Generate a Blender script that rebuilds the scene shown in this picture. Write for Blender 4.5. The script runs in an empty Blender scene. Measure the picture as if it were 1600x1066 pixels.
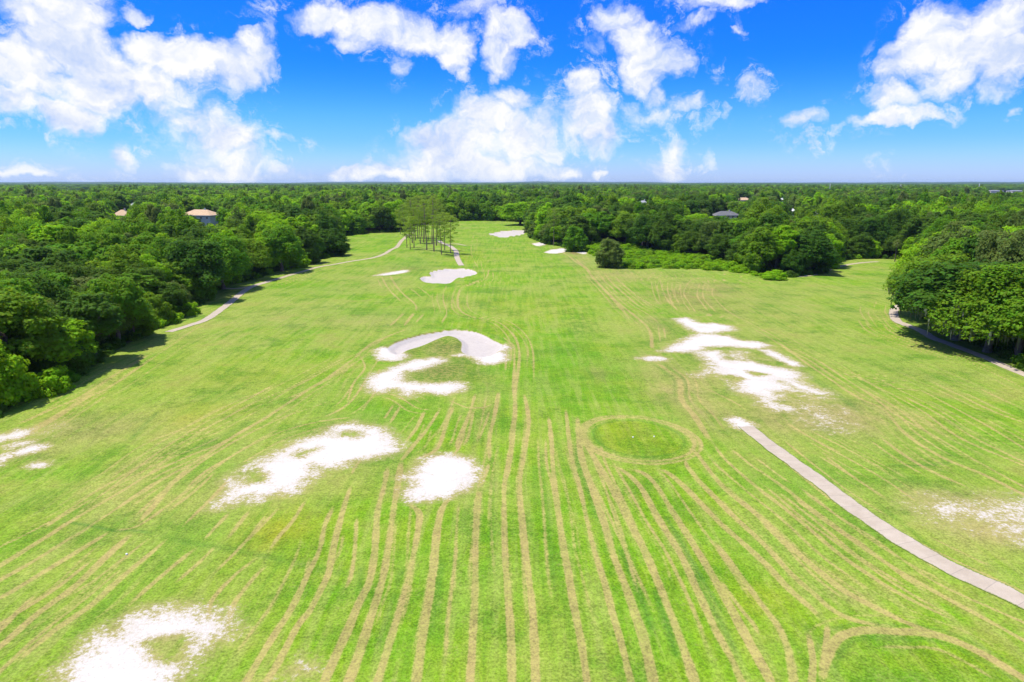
import bpy, math, random
import numpy as np
from mathutils import Vector
R = math.radians
C = bpy.context.scene.collection
sc = bpy.context.scene
rng = np.random.default_rng(7)
random.seed(7)

# ------------------------------------------------------------------ camera
H = 34.0
PITCH = R(13.1)
FPX = 1066.67                      # focal length in pixels of the 1600 px wide picture
cam_d = bpy.data.cameras.new('camera'); cam = bpy.data.objects.new('camera', cam_d); C.objects.link(cam)
cam_d.lens = 24; cam_d.sensor_width = 36; cam_d.clip_start = .5; cam_d.clip_end = 60000
cam.location = (0, 0, H); cam.rotation_euler = (math.pi/2 - PITCH, 0, 0)
sc.camera = cam

# ------------------------------------------------------------------ relief
def base_h(x, y):
    x = np.asarray(x, float); y = np.asarray(y, float)
    h = .35*np.sin(x*.031+.7)*np.sin(y*.027+.3) + .22*np.sin(x*.071-y*.043) + .14*np.sin(x*.11+y*.13+1.)
    h += 1.6*np.exp(-(((x+52)/30)**2+((y-330)/28)**2))       # knoll under the pines
    h += 1.0*np.exp(-(((x-55)/40)**2+((y-265)/22)**2))       # rise before the right wood
    r = np.hypot(x, y)
    k = np.clip((r-30)/40, 0, 1)
    h = h*k
    h += 10*np.clip((r-5200)/5000, 0, 1)*(.6+.4*np.sin(np.arctan2(x, y)*9+1)+.3*np.sin(np.arctan2(x, y)*23))
    return h
def G(px, py):
    """ground point seen at a picture position (for laying out the plan)"""
    px = np.atleast_1d(np.asarray(px, float)); py = np.atleast_1d(np.asarray(py, float))
    u = (px-800)/FPX; v = (py-533)/FPX
    dx = u; dy = math.cos(PITCH)-v*math.sin(PITCH); dz = -(math.sin(PITCH)+v*math.cos(PITCH))
    z = np.zeros_like(px)
    for _ in range(6):
        t = (z-H)/dz
        z = base_h(t*dx, t*dy)
    t = (z-H)/dz
    return np.stack([t*dx, t*dy], 1)
def GP(flat):
    a = np.array(flat, float).reshape(-1, 2)
    return G(a[:, 0], a[:, 1])
def py_of(x, y, z):
    dy = y; dz = z-H
    zc = dy*math.cos(PITCH)-dz*math.sin(PITCH)
    v = -(dy*math.sin(PITCH)+dz*math.cos(PITCH))/zc
    return 800+FPX*x/zc, 533+FPX*v

def smooth_line(P, n=6):
    """Catmull-Rom through the given points"""
    if len(P) < 3: return P
    Q = np.vstack([2*P[0]-P[1], P, 2*P[-1]-P[-2]])
    out = []
    for i in range(1, len(Q)-2):
        p0, p1, p2, p3 = Q[i-1:i+3]
        for t in np.linspace(0, 1, n, endpoint=False):
            out.append(.5*((2*p1)+(-p0+p2)*t+(2*p0-5*p1+4*p2-p3)*t*t+(-p0+3*p1-3*p2+p3)*t**3))
    out.append(P[-1])
    return np.array(out)

def seg_dist(X, Y, P, pad):
    """distance of every vertex to polyline P, plus the arc length of the nearest point; only near the line"""
    idx = np.where((X > P[:, 0].min()-pad) & (X < P[:, 0].max()+pad) & (Y > P[:, 1].min()-pad) & (Y < P[:, 1].max()+pad))[0]
    if len(idx) == 0: return idx, None, None
    x = X[idx]; y = Y[idx]
    best = np.full(len(idx), 1e9); arc = np.zeros(len(idx)); s = 0
    for a, b in zip(P[:-1], P[1:]):
        d = b-a; L2 = d@d
        if L2 < 1e-9: continue
        t = np.clip(((x-a[0])*d[0]+(y-a[1])*d[1])/L2, 0, 1)
        dd = np.hypot(x-a[0]-t*d[0], y-a[1]-t*d[1])
        m = dd < best
        best[m] = dd[m]; arc[m] = (s+t*math.sqrt(L2))[m]
        s += math.sqrt(L2)
    return idx, best, arc/max(s, 1e-6)

def signed(X, Y, P, pad=8):
    """signed distance (inside positive) to the closed polygon P, near it"""
    Q = np.vstack([P, P[:1]])
    idx, d, _ = seg_dist(X, Y, Q, pad)
    if len(idx) == 0: return idx, d
    x = X[idx]; y = Y[idx]
    ins = np.zeros(len(idx), bool)
    for a, b in zip(Q[:-1], Q[1:]):
        c = ((a[1] > y) != (b[1] > y))
        with np.errstate(divide='ignore', invalid='ignore'):
            xi = (b[0]-a[0])*(y-a[1])/(b[1]-a[1])+a[0]
        ins ^= c & (x < xi)
    return idx, np.where(ins, d, -d)

# ------------------------------------------------------------------ plan data (outlines read off the photograph)
# (name, label, category-less structure) sand areas: outline, raggedness in metres, strength
SAND = [
 ('bunker_groomed', 'g', .35, [606,545,623,535,657,525,686,520,711,517,735,519,755,525,772,534,785,541,774,553,760,558,750,559,723,552,722,537,711,528,698,526,684,530,662,540,637,548,623,555,613,552]),
 ('s', 'w', 1.3, [589,547,606,545,623,553,633,557,620,563,594,561]),
 ('s', 'w', 1.2, [711,556,730,556,750,559,774,553,785,541,796,544,786,550,790,562,767,569,752,567,738,560]),
 ('s', 'w', 1.6, [575,602,584,586,606,579,630,569,650,563,686,559,692,565,672,572,650,579,633,579,628,591,637,597,667,600,715,598,722,608,696,615,650,611,637,619,620,606,589,613]),
 ('s', 'w', 1.6, [341,790,362,767,364,748,403,723,425,711,450,701,475,687,500,681,519,670,544,662,569,667,597,671,612,686,623,697,606,709,581,715,550,720,531,728,487,729,494,739,475,751,462,767,434,770,403,779,384,776,362,786]),
 ('s', 'w', 1.1, [631,745,653,736,672,714,716,712,737,723,745,736,737,754,709,773,675,779,647,782,634,770,650,754]),
 ('s', 'w', 1.5, [95,1090,100,1066,103,1047,129,1027,152,995,184,990,201,972,227,958,258,955,301,958,339,961,353,984,324,1004,287,1030,270,1066,250,1100,200,1140,130,1140]),
 ('s', 'w', 1.5, [1055,499,1075,497,1092,505,1120,506,1140,510,1145,515,1120,519,1097,520,1080,515]),
 ('s', 'w', 1.5, [1036,549,1055,539,1075,529,1097,522,1135,525,1155,532,1185,535,1200,541,1175,544,1140,541,1100,542,1095,547,1067,550]),
 ('s', 'w', 2.0, [1090,552,1100,549,1125,550,1135,562,1175,564,1195,570,1230,577,1250,585,1247,595,1267,605,1290,614,1267,615,1240,605,1220,596,1242,610,1210,612,1215,620,1205,629,1232,637,1230,641,1202,637,1190,622,1155,610,1152,600,1135,590,1112,582,1090,587,1112,577,1105,562]),
 ('s', 'w', 1.2, [1190,547,1205,547,1222,557,1250,570,1237,572,1217,562]),
 ('s', 'v', 2.0, [1140,549,1165,549,1172,561,1142,561]),
 ('s', 'v', 1.5, [1187,560,1211,563,1200,567]),
 ('s', 'v', 1.6, [1247,617,1285,619,1302,623,1270,624]),
 ('s', 'v', 1.5, [1305,633,1318,636,1332,645,1322,647]),
 ('s', 'v', 1.5, [1252,646,1265,649,1280,658,1262,657]),
 ('s', 'u', 3.0, [1235,625,1275,630,1320,655,1330,672,1290,672,1250,655]),
 ('s', 'w', 1.5, [1000,560,1020,557,1040,561,1022,564]),
 ('s', 'w', .9, [1140,655,1150,653,1176,664,1160,670,1148,666]),
 ('s', 'u', 2.2, [1422,785,1453,774,1497,780,1547,776,1640,774,1640,842,1590,846,1555,828,1526,822,1497,825,1446,808]),
 ('s', 'w', 1.4, [-50,672,0,680,28,673,45,675,28,684,0,688,-50,692]),
 ('s', 'w', 1.4, [15,695,30,691,49,689,40,695,20,698]),
 ('s', 'w', 1.2, [-60,735,0,714,28,705,48,696,68,698,53,705,25,712,0,723,-60,752]),
 ('s', 'w', 1.0, [52,727,61,723,70,724,69,728]),
 ('s', 'u', 2.0, [50,678,85,662,100,664,75,680]),
 ('s', 'u', 1.3, [445,1048,470,1035,496,1040,492,1050,466,1056]),
 ('bunker_groomed', 'g', .3, [656,436,662,433,674,432,672,427,690,422,712,420,734,422,745,428,728,433,714,435,703,443,690,444,665,442]),
 ('s', 'w', 1.2, [584,431,602,427,620,424,637,422,632,426,604,430]),
 ('bunker_groomed', 'g', .4, [761,366,778,363,789,361,820,360,819,365,800,369,783,371,775,369]),
 ('bunker_groomed', 'w', .5, [849,395,863,390,884,389,885,393,868,396]),
 ('s', 'w', .8, [831,381,850,378,851,383,838,384]),
 ('s', 'w', .6, [899,394,908,393,916,395,912,397]),
]
HOLES = [   # grassy islands inside the sand: outline, softness
 (1.6, [526,676,540,673,562,676,566,681,548,684,530,682]),
 (.9, [214,1002,253,995,298,993,284,1024,253,1038,232,1022]),

 (1.2, [1128,589,1140,586,1165,592,1150,596]),
 (1.2, [1165,580,1190,582,1202,586,1180,588]),
 (1.2, [1180,562,1215,566,1225,572,1190,568]),
 (1.6, [378,740,400,732,420,748,400,756,380,752]),
 (1.3, [455,712,480,702,500,700,470,714]),
]
SAND_LABEL = {}
# straw tracks: width m, strength, points
T = [
 (.7,.5,[482,774,459,812,436,838,419,863]),
 (.85,.9,[522,789,508,820,499,860,485,889,456,949,430,990,384,1066]),
 (.9,1,[548,760,537,794,522,852,514,892,508,908,485,952,465,978,436,1033,413,1070]),
 (1.,1,[606,729,600,760,591,794,588,823,585,866,577,909,560,944,545,981,525,1024,505,1070]),
 (1.1,1,[627,722,621,760,615,797,608,846,600,895,588,938,571,990,557,1033,543,1070]),
 (1.0,.9,[637,786,654,800,654,823,646,866,631,932,614,987,600,1033,588,1070]),
 (1.1,1,[712,771,692,792,683,829,677,889,669,944,660,995,650,1070]),
 (1.0,1,[750,765,746,789,743,846,742,918,739,990,734,1070]),
 (.95,1,[807,580,803,600,805,638,801,684,793,734,788,760,788,823,790,881,793,921,798,990,800,1070]),
 (.95,1,[819,615,826,658,819,709,812,757,817,826,823,881,831,944,835,1004,837,1070]),
 (.9,1,[857,648,862,693,864,733,869,771,878,835,887,889,895,938,907,998,918,1070]),
 (.85,1,[884,640,890,693,895,725,905,758,918,817,927,855,944,909,958,961,973,1013,987,1070]),
 (1.15,1,[902,651,905,690,910,720,924,760,944,817,958,866,976,912,993,961,1007,1004,1022,1070]),
 (1.15,1,[912,690,930,718,955,760,984,817,1007,860,1030,915,1053,972,1070,1018,1087,1070]),
 (1.05,1,[950,726,973,735,1000,760,1031,814,1063,866,1089,921,1118,984,1143,1030,1161,1070]),
 (1.1,1,[980,732,1006,740,1026,760,1057,809,1095,869,1132,932,1166,995,1198,1053,1208,1075]),
 (1.0,.8,[1115,846,1155,898,1189,944,1215,978,1232,1018,1242,1075]),
 (1.0,1,[1025,735,1040,737,1069,760,1120,812,1161,849,1201,886,1230,918,1264,947,1281,965]),
 (1.0,1,[1070,715,1074,729,1100,760,1149,809,1195,852,1235,895,1273,929,1304,955,1344,972,1400,980]),
 (1.0,.9,[1080,700,1091,712,1129,760,1178,800,1230,849,1276,889,1316,921,1367,949,1417,973,1475,995,1526,1017,1600,1060,1640,1085]),
 (.7,.8,[1116,696,1136,721,1181,760,1244,809,1304,860,1344,889,1399,924,1453,951,1508,977]),
 (.7,.75,[1140,700,1178,730,1224,760,1275,803,1330,843,1399,889,1424,904,1490,941,1562,980,1620,1012]),
 (.6,.5,[1247,760,1304,803,1359,837,1399,866,1471,915,1600,973]),
 (.6,.5,[1180,715,1225,748,1247,760]),
 (.9,.9,[779,613,773,648,765,684,765,722]),(.8,.5,[765,722,757,745,750,765]),
 (.9,.85,[743,615,732,651,717,686,715,706]),
 (.8,.8,[710,633,697,663,689,689,677,706,640,722]),
 (.8,.9,[687,640,667,671,644,699,625,722]),
 (.75,.8,[663,643,651,668,634,691]),
 (.4,.7,[580,622,598,615,620,619,636,628,654,638,677,640,700,636]),(.4,.8,[700,625,712,630,732,637,755,637,773,630]),
 # tracks round the left side of the near bunker and down to the left
 (.85,.95,[640,512,600,528,576,540,553,560,514,589,474,614,418,651,356,688,300,727]),
 (.95,.9,[300,727,270,754,242,788,214,819]),(1.0,.85,[203,836,161,875,115,918,57,961,0,1010,-40,1040]),
 (.4,.6,[553,552,497,581,440,612,400,628,326,667,253,698,197,740,146,771,87,810,0,855]),
 (.6,.7,[400,664,340,695,290,715,236,740,174,777,113,813]),
 (.6,.6,[330,708,270,740,220,768,152,816]),
 (.7,.7,[340,734,304,768,260,800]),(.7,.75,[362,745,332,777,281,827]),
 (.8,.6,[360,799,315,847]),(.8,.5,[391,796,352,847]),(.8,.4,[440,790,400,830,370,860]),
 (.8,.9,[109,817,57,849,0,883,-40,905]),(.8,.9,[132,826,66,869,0,906,-40,928]),(.8,.8,[172,830,109,869,23,921,-20,945]),
 (.9,.9,[264,840,195,898,144,944,86,984,20,1040]),(.85,.8,[307,855,235,915,195,952]),(.6,.4,[238,837,150,905,90,940]),
 (.9,.7,[60,925,37,947,0,984]),(.8,.5,[340,850,310,880,270,915]),(.8,.4,[405,868,360,905,330,940,325,970]),(.8,.5,[425,875,395,905,365,945,355,985]),
 (.55,.7,[600,530,553,555,497,585,450,610,412,634]),(.6,.7,[548,572,500,600,441,626]),
 (.55,.6,[592,560,559,614,536,637,500,655]),(.5,.5,[581,620,564,645]),(.8,.8,[626,634,609,662]),(.6,.5,[615,632,600,655]),
 (.5,.7,[562,555,570,575,553,598,542,631]),
 (.7,.8,[553,651,483,662,421,682,356,716,317,740,290,765]),(.5,.5,[560,658,480,675,420,700,370,730]),
 (.9,.9,[632,489,609,510]),(.9,.9,[647,489,631,510]),(.7,.8,[663,490,649,505]),
 (.7,.8,[596,432,606,450,625,469]),(.7,.8,[610,431,624,453,648,475,650,486]),(.6,.5,[651,447,676,466]),(.6,.4,[640,450,660,466]),
 (.6,.6,[698,446,692,464,698,488,690,505]),
 (.8,.8,[764,422,758,436,725,447,717,458,716,480,734,494,775,502,800,521,811,546,810,575,806,602,804,630]),
 (1.2,.5,[752,436,728,448]),(.6,.5,[770,425,768,440,740,450]),
 (.7,.7,[786,527,802,541,804,557,802,600]),
 (1.5,.35,[1025,567,1045,580,1062,595,1065,624,1085,650,1110,690]),(.5,.6,[1087,599,1144,627,1165,640]),
 (.8,.7,[236,740,174,777,113,813,57,849,0,886]),(.7,.6,[262,790,214,822,172,830]),(.6,.55,[430,600,330,655,250,705,170,765,110,812]),(.6,.5,[470,640,400,672,330,712,262,762,205,812]),(.5,.45,[520,625,450,650,400,672]),(.6,.5,[300,760,262,790,236,812]),(.7,.5,[420,800,380,850,330,900]),(.6,.4,[200,880,140,930,70,985,0,1050]),(.6,.45,[150,870,80,925,0,975]),
 (.7,.55,[548,745,556,728,566,716]),(.8,.6,[740,640,732,680,722,700]),
 # right side long tracks
 (.5,.8,[1200,442,1137,444,1115,450,1115,464,1137,486,1172,505,1212,527,1236,542,1279,564,1318,590,1357,615,1397,646,1453,677,1510,711,1600,761,1650,785]),
 (.8,.8,[1217,536,1284,584,1335,618,1380,640,1414,677,1470,714,1538,742,1600,773,1660,800]),
 (.4,.55,[1304,576,1369,592,1414,601,1453,604]),
 (.6,.8,[1335,587,1397,618,1442,643,1498,683,1600,728,1650,752]),
 (.6,.8,[1414,621,1470,649,1515,680,1600,722,1650,745]),(.6,.7,[1434,607,1481,632,1538,663,1600,700,1650,730]),
 (.55,.6,[1453,595,1495,615,1552,643,1600,660,1660,682]),(.5,.5,[1524,604,1600,640]),(.4,.35,[1550,590,1600,620]),
 (.7,.7,[1375,683,1425,719,1467,742,1520,765]),(.6,.55,[1228,660,1284,694,1346,728,1397,759,1440,790]),
 (.5,.4,[1225,688,1270,725,1330,770,1400,815]),(.5,.4,[1260,670,1330,705,1400,745]),(.5,.45,[1345,795,1420,840,1500,880,1600,925]),
 (.4,.5,[1357,480,1358,492,1374,514,1414,533,1509,564,1600,607]),(.4,.4,[1370,470,1365,488,1390,515,1439,540]),
 (.6,.7,[1181,439,1119,439,1100,446,1100,467,1119,488]),(.6,.7,[1150,436,1100,440,1092,448,1090,464,1106,486]),
 (.6,.7,[1130,432,1085,436,1072,448,1069,461,1087,488]),(.5,.6,[1062,442,1066,467,1078,486]),(.6,.6,[1100,430,1055,434,1043,444,1047,467,1059,486]),
 (.6,.6,[1031,436,1040,464,1056,483]),(.7,.5,[978,442,1006,436,1056,430,1087,427]),(.9,.6,[944,427,981,464,1015,486,1060,492]),(.6,.5,[960,430,1000,465,1036,484]),
 (1.2,.7,[900,405,947,455,994,495,1015,517,1019,545]),(.6,.5,[925,415,965,458,1010,490,1030,505]),(.5,.5,[1037,511,1040,530]),(.5,.5,[1028,508,1032,535]),
 (1.6,.3,[880,395,915,420,960,470,985,500]),(.7,.35,[1034,489,1080,491,1125,496,1160,506]),
 (.6,.5,[990,420,1040,418,1100,425,1170,434]),(.6,.4,[960,420,1000,428,1045,425]),
 # left margin
 (.9,.5,[234,552,171,591,122,622,80,640,24,664]),(.7,.6,[330,503,293,522,185,596,132,625,85,652,40,672]),(2.2,.35,[150,610,90,650,20,690]),
 (.6,.4,[520,415,470,435,430,447]),
 # ring of the lower right tee
 (1.25,1,[1283,1075,1290,1033,1304,1004,1324,990,1359,985,1400,987,1435,988,1482,998,1544,1027,1600,1060,1650,1085]),
 (.7,.7,[1293,975,1291,1004,1285,1030]),(.7,.5,[1262,985,1270,1030,1268,1070]),
 (.5,.4,[740,365,736,392,748,420]),(.5,.3,[760,395,752,410,756,425]),
]
# lush or darker mowing lines
DK = [
 (.4,.9,[92,814,143,822,178,829,212,829,244,835]),(.7,.5,[244,835,287,846,339,855,400,866,460,880,514,892,580,905]),
 (.5,.8,[1020,915,1042,975,1062,1040]),(.5,.8,[965,850,1000,930,1024,1000]),(.45,.7,[1063,860,1100,925,1135,990,1160,1040]),
 (.6,.7,[1380,725,1430,728,1490,722]),(.6,.8,[900,690,905,730,930,790,960,860]),
 (.45,.6,[1300,1060,1312,1020,1340,998,1400,996,1450,1005]),(.9,.5,[1240,570,1300,610,1350,650]),
 (.5,.6,[250,640,200,690]),(.8,.5,[400,655,330,690,270,715]),(.4,.8,[1035,800,1060,840,1100,910,1140,970]),
 (.5,.6,[1500,545,1560,575,1600,595]),(.45,.5,[840,690,850,760,860,860,872,960]),(.45,.5,[770,700,768,800,770,900]),
 (.5,.5,[690,870,680,940,670,1010]),(.5,.5,[630,880,612,950,590,1020]),(.5,.6,[565,880,560,960]),
]
# soft patches: x, y, radius px, radius py, kind, amount   (d dry, l lush, r rough, b brown earth)
SOFT = [
 (440,830,70,35,'y',.9),(300,650,50,18,'y',.5),(330,640,90,16,'y',.35),(1060,610,60,45,'d',.9),(1110,640,60,20,'d',.85),(1170,650,90,35,'d',.5),(1330,650,110,30,'d',.9),(1240,660,80,22,'d',.8),(1180,600,50,40,'d',.6),(1100,600,40,30,'d',.6),
 (1070,465,60,20,'b',.4),(1100,452,70,14,'d',.6),(965,430,60,12,'d',.6),(905,407,30,8,'d',.6),(930,585,25,22,'b',.25),(150,670,110,30,'d',.6),(60,700,100,40,'d',.4),
 (560,500,90,12,'d',.4),(440,500,90,25,'d',.25),(200,780,190,70,'d',.3),(1020,505,30,20,'d',.5),(1010,555,40,12,'d',.4),
 (1470,600,120,35,'d',.35),(1190,480,160,40,'d',.2),(1500,790,110,35,'d',.6),(1560,830,80,30,'d',.9),(1500,700,100,22,'l',.5),(1230,760,70,26,'l',.6),(840,600,70,30,'l',.4),(760,620,20,90,'d',.3),(700,545,50,20,'r',1),(690,580,60,24,'r',1),(640,555,30,12,'r',.7),(650,596,50,6,'r',.6),
 (740,585,40,12,'r',.5),(1140,555,110,36,'r',.35),(1260,640,90,25,'r',.5),(560,670,60,24,'d',.4),(680,745,80,40,'d',.5),(740,760,70,14,'d',.5),(500,740,140,40,'d',.35),(230,1000,150,55,'d',.6),
 (600,650,100,20,'l',.7),(520,600,120,24,'l',.4),(300,830,80,30,'l',.6),(290,850,90,40,'l',.5),(600,490,120,10,'l',.4),(900,560,100,40,'l',.5),(1300,740,140,30,'l',.6),(420,810,60,14,'l',.2),
 (330,730,60,26,'l',.6),(1300,800,90,25,'l',.5),(830,480,100,20,'y',.25),(780,510,60,12,'y',.3),(940,545,30,12,'y',.3),(700,900,90,90,'l',.4),(850,850,80,80,'l',.35),
 (1200,850,70,30,'l',.4),(1170,930,60,30,'y',.5),(1330,930,60,20,'d',.5),(1440,560,150,25,'l',.25),(1350,700,100,25,'l',.3),(400,590,130,30,'y',.25),(350,520,90,20,'d',.25),
 (640,420,40,5,'b',.25),(880,392,16,4,'b',.7),(897,395,12,4,'b',.8),(645,412,40,10,'l',.5),(500,450,70,14,'l',.25),(590,440,60,12,'d',.25),
 (1120,450,40,10,'b',.2),(470,1045,30,12,'d',.5),(1450,1030,90,20,'y',.35),(1000,600,60,8,'y',.2),(730,400,40,14,'y',.3),(800,400,50,20,'y',.2),(700,365,60,14,'y',.2),
]
# edge of the open ground (tree bases)
CLEAR = [-900,1500,-500,900,-200,740,0,652,40,622,110,592,150,572,180,552,210,534,262,505,315,480,330,462,360,445,400,436,430,426,465,412,478,406,505,405,528,400,534,392,531,378,524,372,530,369,570,365,618,363,645,352,715,345.5,
         770,345,832,347,824,360,826,372,850,381,880,386,905,388,930,386,962,384,1010,396,1060,400,1100,405,1150,416,1180,425,1235,434,1290,428,1300,416,1310,408,1360,404,1415,406,1440,420,1440,450,1425,478,1450,500,1490,520,1530,543,1570,560,1600,582,1750,640,2000,740,2500,950,2500,1500]
CLEARW = GP(CLEAR)

# ------------------------------------------------------------------ materials
def mat(name):
    m = bpy.data.materials.new(name); m.use_nodes = True
    nt = m.node_tree; nt.nodes.clear()
    return m, nt
class NB:
    def __init__(s, nt): s.nt = nt
    def n(s, t, **k):
        o = s.nt.nodes.new(t)
        for a, b in k.items(): setattr(o, a, b)
        return o
    def put(s, sock, v):
        if isinstance(v, bpy.types.NodeSocket): s.nt.links.new(v, sock)
        else: sock.default_value = v
    def m(s, op, a, b=0., c=None, clamp=False):
        o = s.n('ShaderNodeMath', operation=op, use_clamp=clamp); s.put(o.inputs[0], a); s.put(o.inputs[1], b)
        if c is not None: s.put(o.inputs[2], c)
        return o.outputs[0]
    def mix(s, f, a, b):
        o = s.n('ShaderNodeMix', data_type='RGBA'); s.put(o.inputs[0], f); s.put(o.inputs[6], a if isinstance(a, bpy.types.NodeSocket) else (*a, 1)); s.put(o.inputs[7], b if isinstance(b, bpy.types.NodeSocket) else (*b, 1)); return o.outputs[2]
    def noise(s, v, scale, detail=4, rough=.55, dist=0.):
        o = s.n('ShaderNodeTexNoise'); s.put(o.inputs['Vector'], v); o.inputs['Scale'].default_value = scale; o.inputs['Detail'].default_value = detail; o.inputs['Roughness'].default_value = rough; o.inputs['Distortion'].default_value = dist; return o.outputs[0]
    def ss(s, v, a, b):
        o = s.n('ShaderNodeMapRange', interpolation_type='SMOOTHSTEP'); s.put(o.inputs[0], v); s.put(o.inputs[1], a); s.put(o.inputs[2], b); o.inputs[3].default_value = 0; o.inputs[4].default_value = 1; return o.outputs[0]
    def attr(s, name, t='GEOMETRY'):
        return s.n('ShaderNodeAttribute', attribute_name=name, attribute_type=t).outputs['Fac']
    def mapv(s, v, rot, scale):
        o = s.n('ShaderNodeMapping'); s.put(o.inputs['Vector'], v); o.inputs['Rotation'].default_value = rot; o.inputs['Scale'].default_value = scale; return o.outputs[0]
    def bsdf(s, col, rough=.9, spec=.2):
        o = s.n('ShaderNodeBsdfPrincipled'); s.put(o.inputs['Base Color'], col if isinstance(col, bpy.types.NodeSocket) else (*col, 1)); s.put(o.inputs['Roughness'], rough); o.inputs['Specular IOR Level'].default_value = spec; return o
    def out(s, sh, vol=False):
        o = s.n('ShaderNodeOutputMaterial'); s.nt.links.new(sh, o.inputs['Volume' if vol else 'Surface'])

def ground_material():
    m, nt = mat('course_ground'); b = NB(nt)
    P = b.n('ShaderNodeNewGeometry').outputs['Position']
    n1 = b.noise(P, .035, 4); n2 = b.noise(P, .16, 5, .6); n3 = b.noise(P, 1.1, 5, .7); n4 = b.noise(P, 4.5, 3, .75)
    # mowing grain in three directions
    sl = b.noise(b.mapv(P, (0, 0, R(-58)), (.55, .03, 1)), 1.6, 3, .6)
    smid = b.noise(b.mapv(P, (0, 0, 0), (.55, .03, 1)), 1.6, 3, .6)
    sr = b.noise(b.mapv(P, (0, 0, R(38)), (.55, .03, 1)), 1.6, 3, .6)
    wl = b.attr('w_left'); wr = b.attr('w_right')
    wm = b.m('SUBTRACT', 1., b.m('ADD', wl, wr), clamp=True)
    gr = b.m('ADD', b.m('MULTIPLY', sl, wl), b.m('ADD', b.m('MULTIPLY', smid, wm), b.m('MULTIPLY', sr, wr)))
    dry = b.attr('dry'); yel = b.attr('yellow'); lush = b.attr('lush'); dark = b.attr('dark'); rough = b.attr('rough'); brown = b.attr('brown')
    tan = b.attr('tan'); floor = b.attr('floor'); sand = b.attr('sand'); groom = b.attr('groom'); gap = b.attr('bank')
    c = b.mix(b.ss(n2, .3, .7), GA, GB)
    c = b.mix(b.m('MULTIPLY', b.ss(b.m('ADD', n1, b.m('MULTIPLY', b.m('ADD', wl, wr), .10)), .42, .68), .75), c, GC)
    c = b.mix(b.m('MULTIPLY', b.ss(gr, .44, .66), .62), c, GD)
    c = b.mix(b.m('MULTIPLY', b.ss(gr, .5, .3), .45), c, GE)
    nd = b.m('ADD', .42, b.m('MULTIPLY', b.ss(b.m('ADD', b.m('MULTIPLY', n2, .5), b.m('MULTIPLY', gr, .5)), .32, .62), .9))
    mo = b.noise(P, .09, 6, .7)
    c = b.mix(b.m('MULTIPLY', b.ss(mo, .50, .66), b.m('MULTIPLY_ADD', b.m('ADD', wl, wr), .35, .3)), c, (.235, .235, .050))
    c = b.mix(b.m('MULTIPLY', b.ss(mo, .47, .36), .5), c, (.085, .235, .008))
    c = b.mix(b.m('MULTIPLY', lush, .85), c, (.085, .25, .006))
    c = b.mix(b.m('MULTIPLY', b.m('MULTIPLY', yel, nd), .75, clamp=True), c, (.26, .285, .010))
    c = b.mix(b.m('MULTIPLY', b.m('MULTIPLY', dry, nd), .85, clamp=True), c, (.30, .265, .085))
    c = b.mix(b.m('MULTIPLY', b.m('MULTIPLY', brown, nd), .9, clamp=True), c, (.23, .15, .07))
    c = b.mix(b.m('MULTIPLY', rough, .8), c, b.mix(b.ss(n3, .42, .58), (.09, .15, .02), (.23, .19, .06)))
    c = b.mix(b.m('MULTIPLY', dark, .65), c, (.05, .16, .018))
    # straw tracks: broken by fine noise
    tt = b.m('ADD', tan, b.m('MULTIPLY', b.m('SUBTRACT', b.m('ADD', b.m('MULTIPLY', n3, .5), b.m('MULTIPLY', n4, .5)), .5), 1.15))
    tf = b.ss(tt, .16, .62)
    tcol = b.mix(b.ss(n4, .35, .7), (.41, .325, .115), (.32, .275, .08))
    c = b.mix(b.m('MULTIPLY', b.m('MULTIPLY', tf, b.ss(tan, .0, .2)), b.m('ADD', .35, b.m('MULTIPLY', n2, .95)), clamp=True), c, tcol)
    # grass grain
    v = b.m('ADD', b.m('MULTIPLY_ADD', b.ss(mo, .38, .62), .16, .34), b.m('ADD', b.m('MULTIPLY', b.ss(n4, .30, .70), .54), b.m('MULTIPLY', b.ss(n3, .28, .72), .26)))
    hs = b.n('ShaderNodeHueSaturation'); hs.inputs['Hue'].default_value = .5; b.put(hs.inputs['Value'], v); b.put(hs.inputs['Color'], c)
    c = hs.outputs[0]
    # woodland floor
    fl = b.ss(b.m('ADD', floor, b.m('MULTIPLY', b.m('SUBTRACT', n2, .5), .6)), .35, .65)
    c = b.mix(fl, c, b.mix(b.ss(n3, .4, .6), (.05, .08, .016), (.085, .07, .032)))
    # sand
    nn = b.m('ADD', b.m('MULTIPLY', b.noise(P, .55, 4, .65), .38), b.m('MULTIPLY', b.noise(P, 2.6, 4, .8), .62))
    st = b.m('ADD', sand, b.m('MULTIPLY', b.m('SUBTRACT', nn, .5), b.m('MULTIPLY_ADD', groom, -1.9, 2.9)))
    sf = b.ss(st, .38, .72)
    sf = b.m('MULTIPLY', sf, b.ss(sand, .02, .12))
    halo = b.m('MULTIPLY', b.ss(b.m('ADD', sand, b.m('MULTIPLY', b.m('SUBTRACT', nn, .5), 1.6)), .0, .6), .8)
    c = b.mix(halo, c, (.31, .25, .10))
    rake = b.n('ShaderNodeTexWave'); rake.bands_direction = 'Y'; b.put(rake.inputs['Vector'], P); rake.inputs['Scale'].default_value = .55; rake.inputs['Distortion'].default_value = 3
    gc = b.mix(b.m('MULTIPLY', rake.outputs['Fac'], .3), b.mix(b.ss(n3, .3, .7), (.395, .35, .31), (.45, .405, .36)), (.34, .30, .265))
    wc = b.mix(b.ss(n4, .3, .7), (.50, .46, .40), (.40, .35, .28))
    wc = b.mix(b.m('MULTIPLY', b.ss(st, .65, 1.15), b.ss(n2, .25, .6)), wc, b.mix(b.ss(n3, .35, .65), (.60, .575, .55), (.50, .47, .435)))
    wc = b.mix(b.m('MULTIPLY', b.ss(b.noise(P, 2.1, 5, .85), .60, .68), b.m('SUBTRACT', 1.15, sand, clamp=True)), wc, (.20, .19, .06))
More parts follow.
